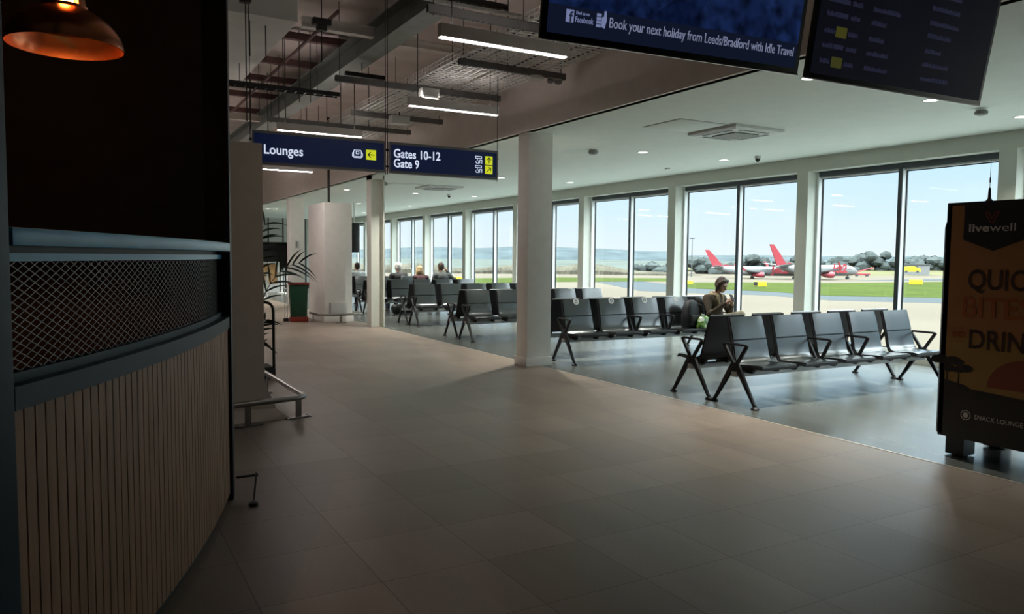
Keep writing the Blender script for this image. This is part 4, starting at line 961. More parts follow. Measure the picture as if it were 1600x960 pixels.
def perforated(b, x0, x1, y, z):
    """Slotted strut: channel with slots on its underside."""
    b.box((x0, y-0.026, z-0.03), (x1, y-0.022, z+0.045)); b.box((x0, y+0.022, z-0.03), (x1, y+0.026, z+0.045)); b.box((x0, y-0.026, z+0.041), (x1, y+0.026, z+0.045))
    b.box((x0, y-0.026, z-0.034), (x1, y-0.014, z-0.028)); b.box((x0, y+0.014, z-0.034), (x1, y+0.026, z-0.028))
    x = x0
    while x < x1-0.02:
        b.box((x, y-0.014, z-0.034), (x+0.020, y+0.014, z-0.028)); x += 0.05
hang = [(2.90, 4.35, 6.80), (4.00, 5.52, 8.42), (2.97, 5.45, 10.05), (3.90, 5.53, 12.3), (2.85, 5.48, 13.65), (3.9, 5.5, 15.4), (3.9, 5.5, 17.1), (3.9, 5.5, 18.8)]
ordn = ['nearest', 'second', 'third', 'fourth', 'fifth', 'sixth', 'seventh', 'furthest']
for k, (x0, x1, y) in enumerate(hang):
    t = thing('tray_hanger', ordn[k] + ' slotted strut hanger crossing under the cable trays', 'hanger', (0, y, 3.94), group='slotted strut hangers')
    b = MB(); perforated(b, x0, x1, 0, 0); b.build('strut', M['strut'], t, smooth=0)
    for x in ((x0+0.06, x1-0.06, 4.67) if x1 > 4.8 else (x0+0.06, 3.95)):
        MB().tube([(x, 0, -0.05), (x, 0, DZ-3.941)], 0.005, 6).lathe([(0.012, -0.015), (0.012, 0.0)], 6, (x, 0, 0)).build('rod', M['dark_steel'], t)
def basket(x0, x1, ya_, yb_, z, label):
    t = thing('cable_tray', label, 'cable tray', (0, 0, z), group='wire basket cable trays')
    b = MB(); nx = 7
    for i in range(nx):
        x = x0+(x1-x0)*i/(nx-1); b.box((x-0.006, ya_, 0), (x+0.006, yb_, 0.010))
    for x in (x0, x1):
        for zz in (0.05, 0.10): b.box((x-0.003, ya_, zz), (x+0.003, yb_, zz+0.006))
    y = ya_
    while y < yb_:
        b.box((x0, y, 0.006), (x1, y+0.013, 0.018))
        for x in (x0, x1): b.box((x-0.003, y, 0), (x+0.003, y+0.005, 0.105))
        y += 0.10
    tr = b.build('wire_basket', M['galv'], t, smooth=0)
    c_ = MB(); rnd = random.Random(int(x0*100))
    for i in range(3):
        xx = x0+0.08+(x1-x0-0.16)*i/2; c_.tube([(xx+rnd.uniform(-0.04, 0.04), ya_+(yb_-ya_)*j/14, 0.022+0.01*(i % 2)) for j in range(15)], 0.009, 6)
    c_.build('cables', M['black_plastic'], t)
basket(4.02, 4.62, 4.6, 18.2, 3.995, 'left wire basket cable tray running along the bulkhead')
basket(4.72, 5.34, 4.6, 18.2, 3.995, 'right wire basket cable tray running along the bulkhead')
def ladder(x0, x1, y, z, label, w=0.16):
    t = thing('conduit_tray', label, 'cable tray', (0, y, z), group='cross trays')
    b = MB(); b.box((x0, -w/2, 0), (x1, -w/2+0.008, 0.06)); b.box((x0, w/2-0.008, 0), (x1, w/2, 0.06))
    x = x0+0.05
    while x < x1: b.box((x, -w/2, 0.0), (x+0.02, w/2, 0.008)); x += 0.14
    b.build('tray', M['dark_steel'], t, smooth=0)
    for x in [x0+0.3+k*1.1 for k in range(int((x1-x0-0.3)/1.1)+1)]:
        MB().tube([(x, 0, -0.02), (x, 0, (4.299 if (x < 2.25 and 8.5 < y < 12.6) else DZ-0.001)-z)], 0.005, 6).build('rod', M['dark_steel'], t)
ladder(-0.5, 3.42, 11.4, 3.98, 'dark cross tray passing below the far end of the ceiling board')
ladder(0.3, 4.0, 7.3, 4.22, 'dark cross tray along the top of the picture left of the screens')
# pipe under the top tray, brackets
o = MB().tube([(0.3, 7.1, 4.14), (4.6, 7.1, 4.14)], 0.022, 8).build('conduit_pipe', M['galv']); tag(o, 'thin steel conduit running beside the top cross tray', 'pipe')
for k, (x, y, lb) in enumerate([(1.45, 7.9, 'dark pipe clamp bracket with a rod at the upper left corner'), (2.35, 8.45, 'dark pipe clamp bracket at the corner of the ceiling board')]):
    t = thing('clamp_bracket', lb, 'bracket', (x, y, 4.12)); 
    MB().box((-0.10, -0.05, 0), (0.10, 0.05, 0.07)).box((-0.05, -0.05, -0.06), (0.05, 0.05, 0)).build('clamp', M['dark_steel'], t, bevel=0.006)
    MB().tube([(0, 0, -0.4 if k else -1.2), (0, 0, DZ-4.12)], 0.006, 6).build('rod', M['dark_steel'], t)
t = thing('clamp_bracket', 'dark angle bracket bolted beneath the girder near the second light', 'bracket', (3.62, 10.9, 4.2))
MB().box((-0.25, -0.03, 0.0), (0.35, 0.03, 0.06)).build('angle', M['dark_steel'], t, smooth=0); MB().tube([(0.0, 0, -0.1), (0.0, 0, 0.212)], 0.006, 6).build('rod', M['dark_steel'], t)
rods = [(1.75, 9.3), (1.95, 9.4), (2.65, 11.6), (2.9, 11.65), (3.05, 11.6), (2.62, 13.2), (2.95, 13.25), (3.05, 13.2), (2.75, 14.6), (3.05, 14.6), (4.0, 13.2), (4.15, 14.6), (4.5, 13.2)]
rnd_names = ['first', 'second', 'third', 'fourth', 'fifth', 'sixth', 'seventh', 'eighth', 'ninth', 'tenth', 'eleventh', 'twelfth', 'thirteenth']
for k, (x, y) in enumerate(rods):
    o = MB().tube([(x, y, 3.9), (x, y, DZ if x > 2.3 else 4.3)], 0.007, 6).build('threaded_rod', M['dark_steel'])
    tag(o, 'thin dark threaded rod hanging loose from the deck, %s of its kind from the viewer' % rnd_names[k], 'rod', 'loose threaded rods')
# detectors and boxes under the trays
def dome(name, loc, r, h, label, cat, m=None, group=None):
    t = thing(name, label, cat, loc, group=group)
    MB().lathe([(0, 0), (r*0.75, 0), (r, -h*0.35), (r*0.9, -h*0.8), (r*0.5, -h), (0, -h)], 20).build('cover', m or M['white_plastic'], t, smooth=50)
    MB().lathe([(0, 0.003), (r*0.8, 0.003), (r*0.8, -0.004), (0, -0.004)], 16).build('base', M['white_plastic'], t)
    return t
dome('wifi_dome', (5.08, 8.42, 3.903), 0.11, 0.05, 'round white dome under the second strut hanger', 'detector')
dome('smoke_detector', (5.30, 8.42, 3.903), 0.05, 0.06, 'small round detector left on the end of the second strut hanger', 'detector', M['grey_plastic'])
dome('smoke_detector', (5.42, 8.42, 3.903), 0.055, 0.06, 'small round detector at the very end of the second strut hanger', 'detector', M['grey_plastic'])
t = thing('junction_box', 'white open box on top of the light above the Gates sign', 'box', (3.95, 9.2, 3.66)); MB().box((-0.12, -0.06, 0), (0.12, 0.06, 0.10)).build('box', M['white_plastic'], t, bevel=0.006); MB().box((-0.10, -0.07, -0.03), (0.10, 0.07, 0.0)).build('flap', M['white_plastic'], t)
t = thing('junction_box', 'white box hanging under the trays beside the Lounges sign light', 'box', (4.62, 12.0, 3.78)); MB().box((-0.16, -0.08, 0), (0.16, 0.08, 0.13)).build('box', M['white_plastic'], t, bevel=0.01); MB().tube([(0, 0, 0.1), (0, 0, 0.2)], 0.01, 6).build('stem', M['dark_steel'], t)
o = MB().tube([(5.05, 10.27, 4.0), (5.15, 10.2, 4.10), (5.25, 10.28, 4.16), (5.30, 10.2, 4.05), (5.2, 10.3, 4.0)], 0.008, 8).build('red_cable', mat('red_cable', (0.35, 0.03, 0.025, 1), 0.5)); tag(o, 'loop of red cable on the third strut hanger', 'cable')

# ------------------------------------------------------------------ ceiling fittings over the seats
def downlight(x, y, label, watts, r=0.085):
    t = thing('downlight', label, 'light', (x, y, CZ), group='round recessed downlights')
    MB().lathe([(r+0.012, -0.004), (r+0.012, 0.0), (r-0.006, 0.0), (r-0.006, -0.004), (r+0.012, -0.004)], 28).build('rim', M['white_plastic'], t)
    MB().lathe([(0, -0.003), (r-0.006, -0.003), (r-0.006, -0.001), (0, -0.001)], 28).build('diffuser', M['down'], t, smooth=0)
    ld = bpy.data.lights.new('downlight_lamp', 'AREA'); ld.shape = 'DISK'; ld.size = 0.05; ld.spread = math.radians(112); ld.energy = watts; ld.color = (1.0, 0.985, 0.90)
    lo = bpy.data.objects.new('downlight_lamp', ld); C.objects.link(lo); lo.parent = t; lo.location = (0, 0, -0.006)
rowy = [5.27, 10.35, 15.4, 20.55, 25.7, 30.8]; colx = [(6.38, 'by the bulkhead'), (8.40, 'in the middle line'), (10.29, 'nearest the windows')]
for r_, y in enumerate(rowy):
    for x, nm in colx:
        downlight(x, y, 'round downlight %s, %s row from the kiosk' % (nm, ['first', 'second', 'third', 'fourth', 'fifth', 'sixth'][r_]), DOWNLIGHT_WATTS[r_]*(0.35 if x > 10 else 1.0))
def cassette(x0, y0, s, label):
    t = thing('air_conditioner', label, 'air conditioner', (x0+s/2, y0+s/2, CZ-0.002)); h_ = s/2
    b = MB(); b.sweep([[(-h_, -h_, 0), (h_, -h_, 0), (h_, h_, 0), (-h_, h_, 0)], [(-h_, -h_, -0.035), (h_, -h_, -0.035), (h_, h_, -0.035), (-h_, h_, -0.035)], [(-h_+0.06, -h_+0.06, -0.055), (h_-0.06, -h_+0.06, -0.055), (h_-0.06, h_-0.06, -0.055), (-h_+0.06, h_-0.06, -0.055)]])
    b.build('body', M['white_plastic'], t, smooth=0)
    for k in range(4):
        T = Matrix.Rotation(k*PI/2, 4, 'Z'); MB().box((-h_+0.2, -h_+0.085, -0.062), (h_-0.2, -h_+0.15, -0.050), T).build('louvre', M['grey_plastic'], t, smooth=0)
    b = MB().box((-h_+0.24, -h_+0.24, -0.068), (h_-0.24, h_-0.24, -0.052)); g = b.build('grille', M['grey_plastic'], t, smooth=0)
    b = MB(); 
    for k in range(9): b.box((-h_+0.25+k*(s-0.5)/8.2, -h_+0.25, -0.072), (-h_+0.262+k*(s-0.5)/8.2, h_-0.25, -0.067))
    b.build('grille_bars', M['white_plastic'], g, smooth=0)
cassette(7.66, 7.50, 0.93, 'square white ceiling air conditioner nearest the kiosk')
cassette(7.66, 17.80, 0.95, 'square white ceiling air conditioner further down the hall')
for x, y, lb in ((7.2, 8.0, 'square access hatch in the ceiling next to the nearest air conditioner'), (7.15, 18.3, 'square access hatch in the ceiling next to the far air conditioner')):
    o = MB().box((x-0.40, y-0.37, CZ-0.010), (x+0.40, y+0.37, CZ)).build('ceiling_hatch', M['ceil'], bevel=0.003); tag(o, lb, 'hatch')
    f = MB(); f.box((x-0.415, y-0.385, CZ-0.004), (x-0.405, y+0.385, CZ)); f.box((x-0.415, y-0.385, CZ-0.004), (x+0.415, y-0.375, CZ)); f.box((x-0.415, y+0.375, CZ-0.004), (x+0.415, y+0.385, CZ)); f.box((x+0.405, y-0.385, CZ-0.004), (x+0.415, y+0.385, CZ))
    f.build('hatch_edge', M['grey_plastic'], o, smooth=0)
dome('smoke_detector', (7.51, 10.56, CZ-0.005), 0.085, 0.075, 'round smoke detector on the white ceiling near the box column', 'detector', M['grey_plastic'])
dome('smoke_detector', (10.28, 11.88, CZ-0.005), 0.06, 0.02, 'flat round sensor disc on the ceiling between two window downlights', 'detector')
dome('smoke_detector', (9.36, 5.25, CZ-0.02), 0.075, 0.06, 'dark round detector under the corner of the departures screen', 'detector', M['grey_plastic'])
dome('smoke_detector', (6.5, 17.9, CZ-0.005), 0.09, 0.08, 'round smoke detector beside the open steel column top', 'detector', M['grey_plastic'])
dome('smoke_detector', (7.5, 21.3, CZ-0.005), 0.07, 0.06, 'small round smoke detector just right of the open steel column', 'detector', M['grey_plastic'])
def dome_camera(x, y, label):
    t = thing('security_camera', label, 'camera', (x, y, CZ), group='dome security cameras')
    MB().lathe([(0.055, 0), (0.055, -0.03), (0.045, -0.045), (0, -0.045)], 18).build('base', M['white_plastic'], t)
    b = MB(); ball(b, (0, 0, -0.06), 0.042, 16); b.build('dome', M['black_plastic'], t)
dome_camera(10.38, 9.63, 'small dome security camera near the windows above the seats')
dome_camera(9.35, 20.3, 'small dome security camera on the far ceiling left of the box column')
# far hanging black display
t = thing('far_display', 'black display hanging end-on between the white pillar and the open steel column', 'screen', (8.06, 25.0, 0))
MB().box((-0.10, -0.05, 1.73), (0.10, 0.35, 2.72)).build('casing', M['screen_frame'], t, bevel=0.005); MB().tube([(0, 0.15, 2.72), (0, 0.15, CZ)], 0.02, 8).build('hanger', M['galv'], t)

# ------------------------------------------------------------------ far end furniture
t = thing('slatted_counter', 'white framed counter with light wooden slats at the far end', 'counter', (6.55, 33.8, 0))
MB().box((0, 0, 0), (0.93, 0.5, 0.36)).box((0, 0, 1.24), (0.93, 0.5, 1.32)).box((0.85, 0, 0.36), (0.93, 0.5, 1.24)).box((0, 0, 0.36), (0.08, 0.5, 1.24)).box((0.08, 0.1, 0.36), (0.85, 0.5, 1.24)).build('frame', M['white_plastic'], t, smooth=0)
b = MB()
for k in range(12): b.box((0.085+k*0.064, 0.06, 0.37), (0.13+k*0.064, 0.1, 1.23))
b.box((0.08, 0.05, 0.98), (0.85, 0.1, 1.02)); b.build('slats', M['wood_light'], t, smooth=0)
for k, (x, y, h_, lb) in enumerate([(7.37, 34.4-1.5, 1.0, 'white round-based post in front of the slatted counter'), (8.45, 37.2, 1.0, 'white round-based post furthest back by the end wall'), (7.44, 32.15, 0.97, 'white round-based post beside the far column'), (6.02, 29.34, 0.9, 'white round-based post nearest, half behind the palm')]):
    t = thing('queue_post', lb, 'post', (x, y, 0), group='white queue posts')
    MB().lathe([(0.0, 0), (0.20, 0), (0.19, 0.03), (0.05, 0.05), (0, 0.05)], 20).build('base', M['white_plastic'], t)
    MB().tube([(0, 0, 0.04), (0, 0, h_)], 0.045, 10).build('pole', M['white_plastic'], t)
    MB().lathe([(0.0, h_), (0.055, h_), (0.055, h_+0.08), (0, h_+0.09)], 14).build('cap', M['black_plastic'], t)

# ------------------------------------------------------------------ snack kiosk at the right
KX = 6.15
t = thing('snack_kiosk', 'dark snack kiosk with an orange printed front, cut by the right edge', 'kiosk', (KX, 0, 0))
ky0, ky1 = 1.95, 3.73
b = MB(); b.prism([(0.05, ky0, 0.17), (0.05, ky1-0.02, 0.17), (0.05, ky1-0.02, 1.90), (0.05, ky1-0.07, 2.075), (0.05, ky0, 2.075)], (0.80, 0, 0)); b.build('body', M['kiosk_black'], t, smooth=0)
MB().prism([(0.0, ky1-0.045, 0.19), (0.06, ky1, 0.19), (0.06, ky1, 1.88), (0.06, ky1-0.05, 2.06), (0.0, ky1-0.08, 2.06), (0.0, ky1-0.045, 1.88)], (0.0, -0.05, 0)).build('edge_trim', M['kiosk_side'], t, smooth=0)
MB().box((0.35, ky1-0.02, 0.25), (0.75, ky1-0.012, 1.8)).build('side_panel', M['kiosk_side'], t, smooth=0)
for y in (ky1-0.15, ky0+0.12):
    for x in (0.16, 0.72): MB().box((x-0.08, y-0.075, 0.012), (x+0.08, y+0.075, 0.18)).lathe([(0.06, 0), (0.06, 0.014)], 12, (x, y, 0)).build('leg', M['kiosk_black'], t)
def face_poly(name, pts, m, x=0.0, th=0.004, par=None):
    return MB().prism([(x, y, z) for y, z in pts], (-th, 0, 0)).build(name, m, par or t, smooth=0)
fp = MB().box((0.0, ky0, 0.17), (0.05, ky1-0.05, 2.075)).build('front_panel', M['kiosk_black'], t, smooth=0)
yl = ky1-0.09
face_poly('printed_ground', [(yl, 0.62), (yl, 2.05), (ky0+0.02, 2.05), (ky0+0.02, 0.55)], M['kiosk_orange'], 0.0, 0.002, fp)
face_poly('printed_glow', [(yl, 0.60), (yl, 1.0), (ky0+0.02, 1.0), (ky0+0.02, 0.5)], M['kiosk_yellow'], -0.002, 0.001, fp)
sc_ = [(3.02+0.285*math.cos(2*PI*k/40), 0.62+0.24*math.sin(2*PI*k/40)) for k in range(0, 21)]
face_poly('printed_sun', sc_, M['kiosk_sun'], -0.003, 0.001, fp)
face_poly('printed_hill', [(yl, 0.64), (3.47, 0.61), (3.36, 0.55), (3.2, 0.555), (2.95, 0.56), (2.6, 0.57), (2.2, 0.6), (ky0+0.02, 0.62), (ky0+0.02, 0.18), (yl, 0.18)], M['kiosk_black'], -0.004, 0.001, fp)
def tree_print(y, z, s):
    b = MB(); rnd = random.Random(int(y*100)); 
    b.prism([(-0.004, y+0.006*s, z), (-0.004, y-0.006*s, z), (-0.004, y-0.004*s, z+0.12*s), (-0.004, y+0.004*s, z+0.12*s)], (-0.002, 0, 0))
    for k in range(9):
        a = rnd.uniform(-1, 1)*0.075*s; zz = z+0.13*s+rnd.uniform(-0.01, 0.05)*s*(1.2-abs(a)/0.08/s); r_ = rnd.uniform(0.022, 0.034)*s
        b.prism([(-0.004, y+a+1.4*r_*math.cos(2*PI*i/10), zz+r_*0.8*math.sin(2*PI*i/10)) for i in range(10)], (-0.002-0.0002*k, 0, 0))
    b.build('printed_tree', M['kiosk_black'], fp, smooth=0)
tree_print(yl-0.02, 0.63, 1.25); tree_print(yl-0.115, 0.59, 1.1)
face_poly('logo_pennant', [(3.54, 2.055), (3.54, 1.775), (3.305, 1.685), (3.07, 1.775), (3.07, 2.055)], M['kiosk_black'], -0.003, 0.001, fp)
b = MB()
for (a_, c_) in (((3.375, 1.985), (3.335, 1.905)), ((3.335, 1.905), (3.315, 1.905)), ((3.315, 1.905), (3.275, 1.985)), ((3.375, 1.985), (3.352, 1.985)), ((3.352, 1.985), (3.326, 1.935)), ((3.326, 1.935), (3.300, 1.985)), ((3.300, 1.985), (3.275, 1.985))):
    b.bar((-0.005, a_[0], a_[1]), (-0.005, c_[0], c_[1]), 0.003, 0.009)
b.build('logo', M['kiosk_sun'], fp, smooth=0)
RT, UPV = (0, -1, 0), (0, 0, 1)
text_mesh('lettering', 'live', M['kiosk_white'], fp, (-0.005, 3.497, 1.838), RT, UPV, width=0.155, height=0.062, bold=0.02, depth=0.001)
text_mesh('lettering', 'well', M['kiosk_white'], fp, (-0.005, 3.339, 1.838), RT, UPV, width=0.19, height=0.062, depth=0.001)
text_mesh('lettering', 'QUICK', M['kiosk_text'], fp, (-0.005, 3.485, 1.385), RT, UPV, width=0.56, height=0.155, bold=0.015, depth=0.001)
text_mesh('lettering', 'BITES', M['kiosk_text_orange'], fp, (-0.005, 3.520, 1.165), RT, UPV, width=0.52, height=0.16, bold=0.015, depth=0.001)
text_mesh('lettering', 'AND', M['kiosk_text_orange'], fp, (-0.005, 3.600, 0.985), (0, -1, 0.05), UPV, width=0.11, height=0.055, bold=0.012, depth=0.001)
text_mesh('lettering', 'DRINKS', M['kiosk_text'], fp, (-0.005, 3.455, 0.915), RT, UPV, width=0.62, height=0.15, bold=0.015, depth=0.001)
b = MB(); b.bar((-0.005, 3.625, 0.955), (-0.005, 3.505, 0.965), 0.002, 0.006); b.bar((-0.005, 3.625, 1.06), (-0.005, 3.505, 1.07), 0.002, 0.006); b.build('printed_rule', M['kiosk_text_orange'], fp, smooth=0)
lg = MB()
for i in range(20):
    a0, a1 = 2*PI*i/20, 2*PI*(i+1)/20; lg.add([(-0.0055, 3.455+rr*math.cos(aa), 0.372+rr*math.sin(aa)) for rr, aa in ((0.034, a0), (0.04, a0), (0.04, a1), (0.034, a1))], [(0, 1, 2, 3)])
lg.prism([(-0.0055, 3.455+0.022*math.cos(a), 0.372+0.022*math.sin(a)) for a in [PI*0.0+i*2*PI/14 for i in range(14)]], (-0.0005, 0, 0))
lg.build('round_logo', M['kiosk_white'], fp, smooth=0)
text_mesh('lettering', 'SNACK LOUNGE', M['kiosk_white'], fp, (-0.0055, 3.385, 0.352), RT, UPV, width=0.36, height=0.036, depth=0.0005)
an = MB(); an.lathe([(0.0, 0.0), (0.035, 0.0), (0.012, 0.03), (0.009, 0.10), (0.007, 0.11), (0.0022, 0.115), (0.0022, 0.15), (0.005, 0.155), (0.005, 0.19), (0.0018, 0.195), (0.0018, 0.33), (0.0, 0.335)], 12, (0.10, 3.41, 2.072)); an.build('antenna', M['black_plastic'], t)

# ------------------------------------------------------------------ people
def seated(name, label, loc, rz, jacket, trousers, hair_m, hair='short', pose='rest', s=1.0, group=None, collar=None):
    """Seated figure: hips at the origin, facing -y, seat surface at z=0."""
    t = thing(name, label, 'person', loc, rz, group=group)
    t.scale = (s, s, s)
    nod = 0.42 if pose == 'phone' else 0.06
    hip = Vector((0, 0, 0.09)); ch = Vector((0, 0.05, 0.455)) if pose != 'phone' else Vector((0, 0.02, 0.40)); nk = ch + (Vector((0, -0.02, 0.125)) if pose != 'phone' else Vector((0, -0.03, 0.145))); hd = nk + Vector((0, -0.035-nod*0.18, 0.15))
    sh = [ch + Vector((sx_*0.185, 0.01, 0.075)) for sx_ in (-1, 1)]
    if pose == 'phone':
        el = [Vector((-0.25, -0.11, 0.22)), Vector((0.25, -0.10, 0.22))]; wr = [Vector((-0.075, -0.30, 0.41)), Vector((0.085, -0.27, 0.38))]
    elif pose == 'ear':
        el = [Vector((-0.36, -0.02, 0.42)), Vector((0.25, -0.02, 0.2))]; wr = [Vector((-0.20, -0.05, 0.64)), Vector((0.17, -0.24, 0.14))]
    else:
        el = [Vector((-0.25, -0.02, 0.2)), Vector((0.25, -0.02, 0.2))]; wr = [Vector((-0.13, -0.25, 0.14)), Vector((0.13, -0.25, 0.14))]
    kn = [Vector((-0.11, -0.46, 0.10)), Vector((0.11, -0.46, 0.10))]; an_ = [Vector((-0.12, -0.46, -0.36)), Vector((0.12, -0.44, -0.36))]
    if pose == 'phone': kn[1] = Vector((0.05, -0.50, 0.225)); an_[1] = Vector((-0.06, -0.68, -0.10))
    # body: one skin from head to feet
    b = MB()
    limb(b, [hip, ch, nk], (0.11, 0.12, 0.052)); limb(b, [nk, hd], (0.05, 0.055))
    rot = Matrix.Rotation(nod, 3, 'X')
    def H(x, y, z): return hd + rot @ Vector((x, y, z))
    ball(b, H(0, 0.01, 0.035), (0.076, 0.094, 0.098), 18); ball(b, H(0, -0.035, -0.035), (0.057, 0.062, 0.075), 16); ball(b, H(0, -0.06, -0.085), (0.032, 0.03, 0.025), 12)
    limb(b, [H(0, -0.085, 0.02), H(0, -0.112, -0.022)], (0.011, 0.016), 8)          # nose
    limb(b, [H(-0.022, -0.088, -0.058), H(0.022, -0.088, -0.058)], (0.009, 0.009), 8)  # lips
    limb(b, [H(-0.05, -0.078, 0.035), H(-0.015, -0.092, 0.032)], (0.010, 0.010), 8); limb(b, [H(0.05, -0.078, 0.035), H(0.015, -0.092, 0.032)], (0.010, 0.010), 8)   # brow
    for sx_ in (-1, 1): ball(b, H(sx_*0.078, 0.012, -0.008), (0.012, 0.022, 0.033), 10)   # ears
    for i in (0, 1):
        limb(b, [sh[i], el[i], wr[i]], (0.045, 0.036, 0.026)); limb(b, [hip, kn[i], an_[i]], (0.07, 0.055, 0.04)); limb(b, [an_[i], an_[i]+Vector((0, -0.14, -0.04))], (0.042, 0.032))
        # hand: palm, four curled fingers, thumb leaving the side
        d = (wr[i]-el[i]).normalized(); target = Vector((0.005, -0.35, 0.49)) if pose == 'phone' else wr[i]+d*0.1
        d = (target-wr[i]).normalized() if pose == 'phone' else d
        inw = Vector((-1 if i else 1, 0, 0)); side = d.cross(inw).normalized(); cur = (inw - d*inw.dot(d)).normalized()
        pm = wr[i]+d*0.055
        limb(b, [wr[i], pm-side*0.016, pm+d*0.028-side*0.02], (0.025, 0.024, 0.018), 10); limb(b, [wr[i], pm+side*0.016, pm+d*0.028+side*0.02], (0.025, 0.024, 0.018), 10)
        for k in range(4):
            o_ = (k-1.5)*0.018; l_ = (0.058, 0.066, 0.062, 0.048)[k]; a0 = pm+d*0.03+side*o_
            limb(b, [a0, a0+d*l_*0.55+cur*l_*0.18, a0+d*l_*0.75+cur*l_*0.62], (0.0092, 0.0085, 0.0075), 8)
        th = wr[i]+d*0.03-side*0.028 if i else wr[i]+d*0.03+side*0.028
        sg = -1 if i else 1
        limb(b, [wr[i]+d*0.022+side*sg*0.018, wr[i]+d*0.05+side*sg*0.042+cur*0.012, wr[i]+d*0.078+side*sg*0.046+cur*0.028], (0.0125, 0.0105, 0.009), 8)
    remeshed('body', b, M['skin'], t, 0.0075, 3)
    e_ = MB()
    for sx_ in (-1, 1): ball(e_, H(sx_*0.030, -0.0865, 0.010), (0.011, 0.006, 0.005), 10)
    e_.build('eyes', M['ink'], t)
    # jacket
    j = MB()
    limb(j, [hip+Vector((0, 0, 0.02)), hip+Vector((0, 0.02, 0.16)), ch+Vector((0, 0, 0.02))], (0.150, 0.135, 0.145), 16)
    ball(j, tuple(ch+Vector((0, 0.005, 0.02))), (0.195, 0.125, 0.135), 18); ball(j, tuple(hip+Vector((0, -0.02, 0.02))), (0.19, 0.16, 0.11), 16)
    limb(j, [sh[0], sh[1]], (0.072, 0.072)); limb(j, [ch+Vector((0, 0, 0.08)), nk+Vector((0, 0.0, -0.015))], (0.10, 0.062))
    for i in (0, 1): limb(j, [sh[i], el[i], wr[i].lerp(el[i], 0.10)], (0.072, 0.062, 0.045))
    remeshed('jacket', j, M[jacket], t, 0.013, 5)
    p_ = MB()
    for i in (0, 1): limb(p_, [hip+Vector((0.08 if i else -0.08, -0.02, -0.005)), kn[i], an_[i]+Vector((0, 0, 0.02))], (0.098, 0.078, 0.058))
    limb(p_, [hip+Vector((-0.08, 0.02, 0)), hip+Vector((0.08, 0.02, 0))], (0.10, 0.10))
    remeshed('trousers', p_, M[trousers], t, 0.014, 4)
    for i in (0, 1):
        f_ = MB(); limb(f_, [an_[i]+Vector((0, 0.02, -0.03)), an_[i]+Vector((0, -0.10, -0.055)), an_[i]+Vector((0, -0.17, -0.065))], (0.055, 0.045, 0.036)); remeshed('shoe', f_, M['black_plastic'], t, 0.012, 3)
    h = MB()
    ball(h, H(0, 0.022, 0.052), (0.086, 0.098, 0.094), 18)
    if hair == 'bob':
        ball(h, H(0, 0.045, 0.0), (0.090, 0.080, 0.100), 16)
        for sx_ in (-1, 1): limb(h, [H(sx_*0.074, -0.01, 0.05), H(sx_*0.082, 0.0, -0.03), H(sx_*0.072, 0.0, -0.10)], (0.032, 0.034, 0.024), 10)
        for q in range(7): limb(h, [H((q-3)*0.020, -0.050, 0.108), H((q-3)*0.022, -0.058+abs(q-3)*0.006, 0.084), H((q-3)*0.023, -0.066+abs(q-3)*0.007, 0.055)], (0.020, 0.015, 0.012), 8)
    elif hair == 'long':
        ball(h, H(0, 0.05, -0.03), (0.095, 0.075, 0.12), 16)
        for sx_ in (-1, 1): limb(h, [H(sx_*0.074, 0.0, 0.04), H(sx_*0.088, 0.02, -0.05), H(sx_*0.10, 0.03, -0.15)], (0.034, 0.036, 0.028), 10)
    else: ball(h, H(0, 0.05, 0.01), (0.080, 0.068, 0.085), 14)
    remeshed('hair', h, hair_m, t, 0.011, 3)
    if collar:
        c_ = MB(); N = 14
        limb(c_, [nk + Vector((0.085*math.cos(a), 0.01+0.085*math.sin(a), -0.012+0.035*max(0, math.sin(a)))) for a in [PI*1.35 - PI*1.7*i/N + PI*0.0 for i in range(N+1)]], [0.030]*(N+1), 10)
        limb(c_, [nk+Vector((-0.05, -0.08, -0.03)), ch+Vector((-0.045, -0.125, 0.03)), ch+Vector((-0.02, -0.13, -0.08))], (0.028, 0.024, 0.02), 10); limb(c_, [nk+Vector((0.05, -0.08, -0.03)), ch+Vector((0.045, -0.125, 0.03)), ch+Vector((0.02, -0.13, -0.08))], (0.028, 0.024, 0.02), 10)
        remeshed('collar', c_, M['collar'], t, 0.011, 3)
    return t
seated('person', 'person in a brown coat with a cream collar looking down at a phone', (9.44, 9.60, 0.455), math.radians(3), 'coat', 'trouser_beige', M['hair_brown'], 'bob', 'phone', 1.02, collar=True)
ph = MB().box((-0.038, -0.005, -0.075), (0.038, 0.005, 0.075)).build('mobile_phone', M['phone'], bevel=0.003); ph.location = (9.455, 9.23, 0.955); ph.rotation_euler = (math.radians(-38), math.radians(8), math.radians(3)); tag(ph, 'dark mobile phone held by the person in the brown coat', 'phone')
seated('person', 'white-haired person in a black jacket, leftmost of the three far travellers', (7.93, 20.70, 0.455), PI, 'jacket_black', 'denim', M['hair_white'], 'short', 'rest', 1.13)
seated('person', 'fair-haired person in a plum jumper, middle of the three far travellers', (8.58, 20.66, 0.455), PI, 'jacket_plum', 'denim', M['hair_blond'], 'long', 'rest', 1.02)
seated('person', 'brown-haired person in a grey jumper raising a hand to the ear', (9.26, 20.66, 0.455), PI, 'jacket_grey', 'denim', M['hair_brown'], 'short', 'ear', 1.13)
seated('person', 'person in a pale jacket sitting behind the white pillar', (7.85, 24.2, 0.455), PI, 'jacket_white', 'denim', M['hair_brown'], 'short', 'rest', 1.08)

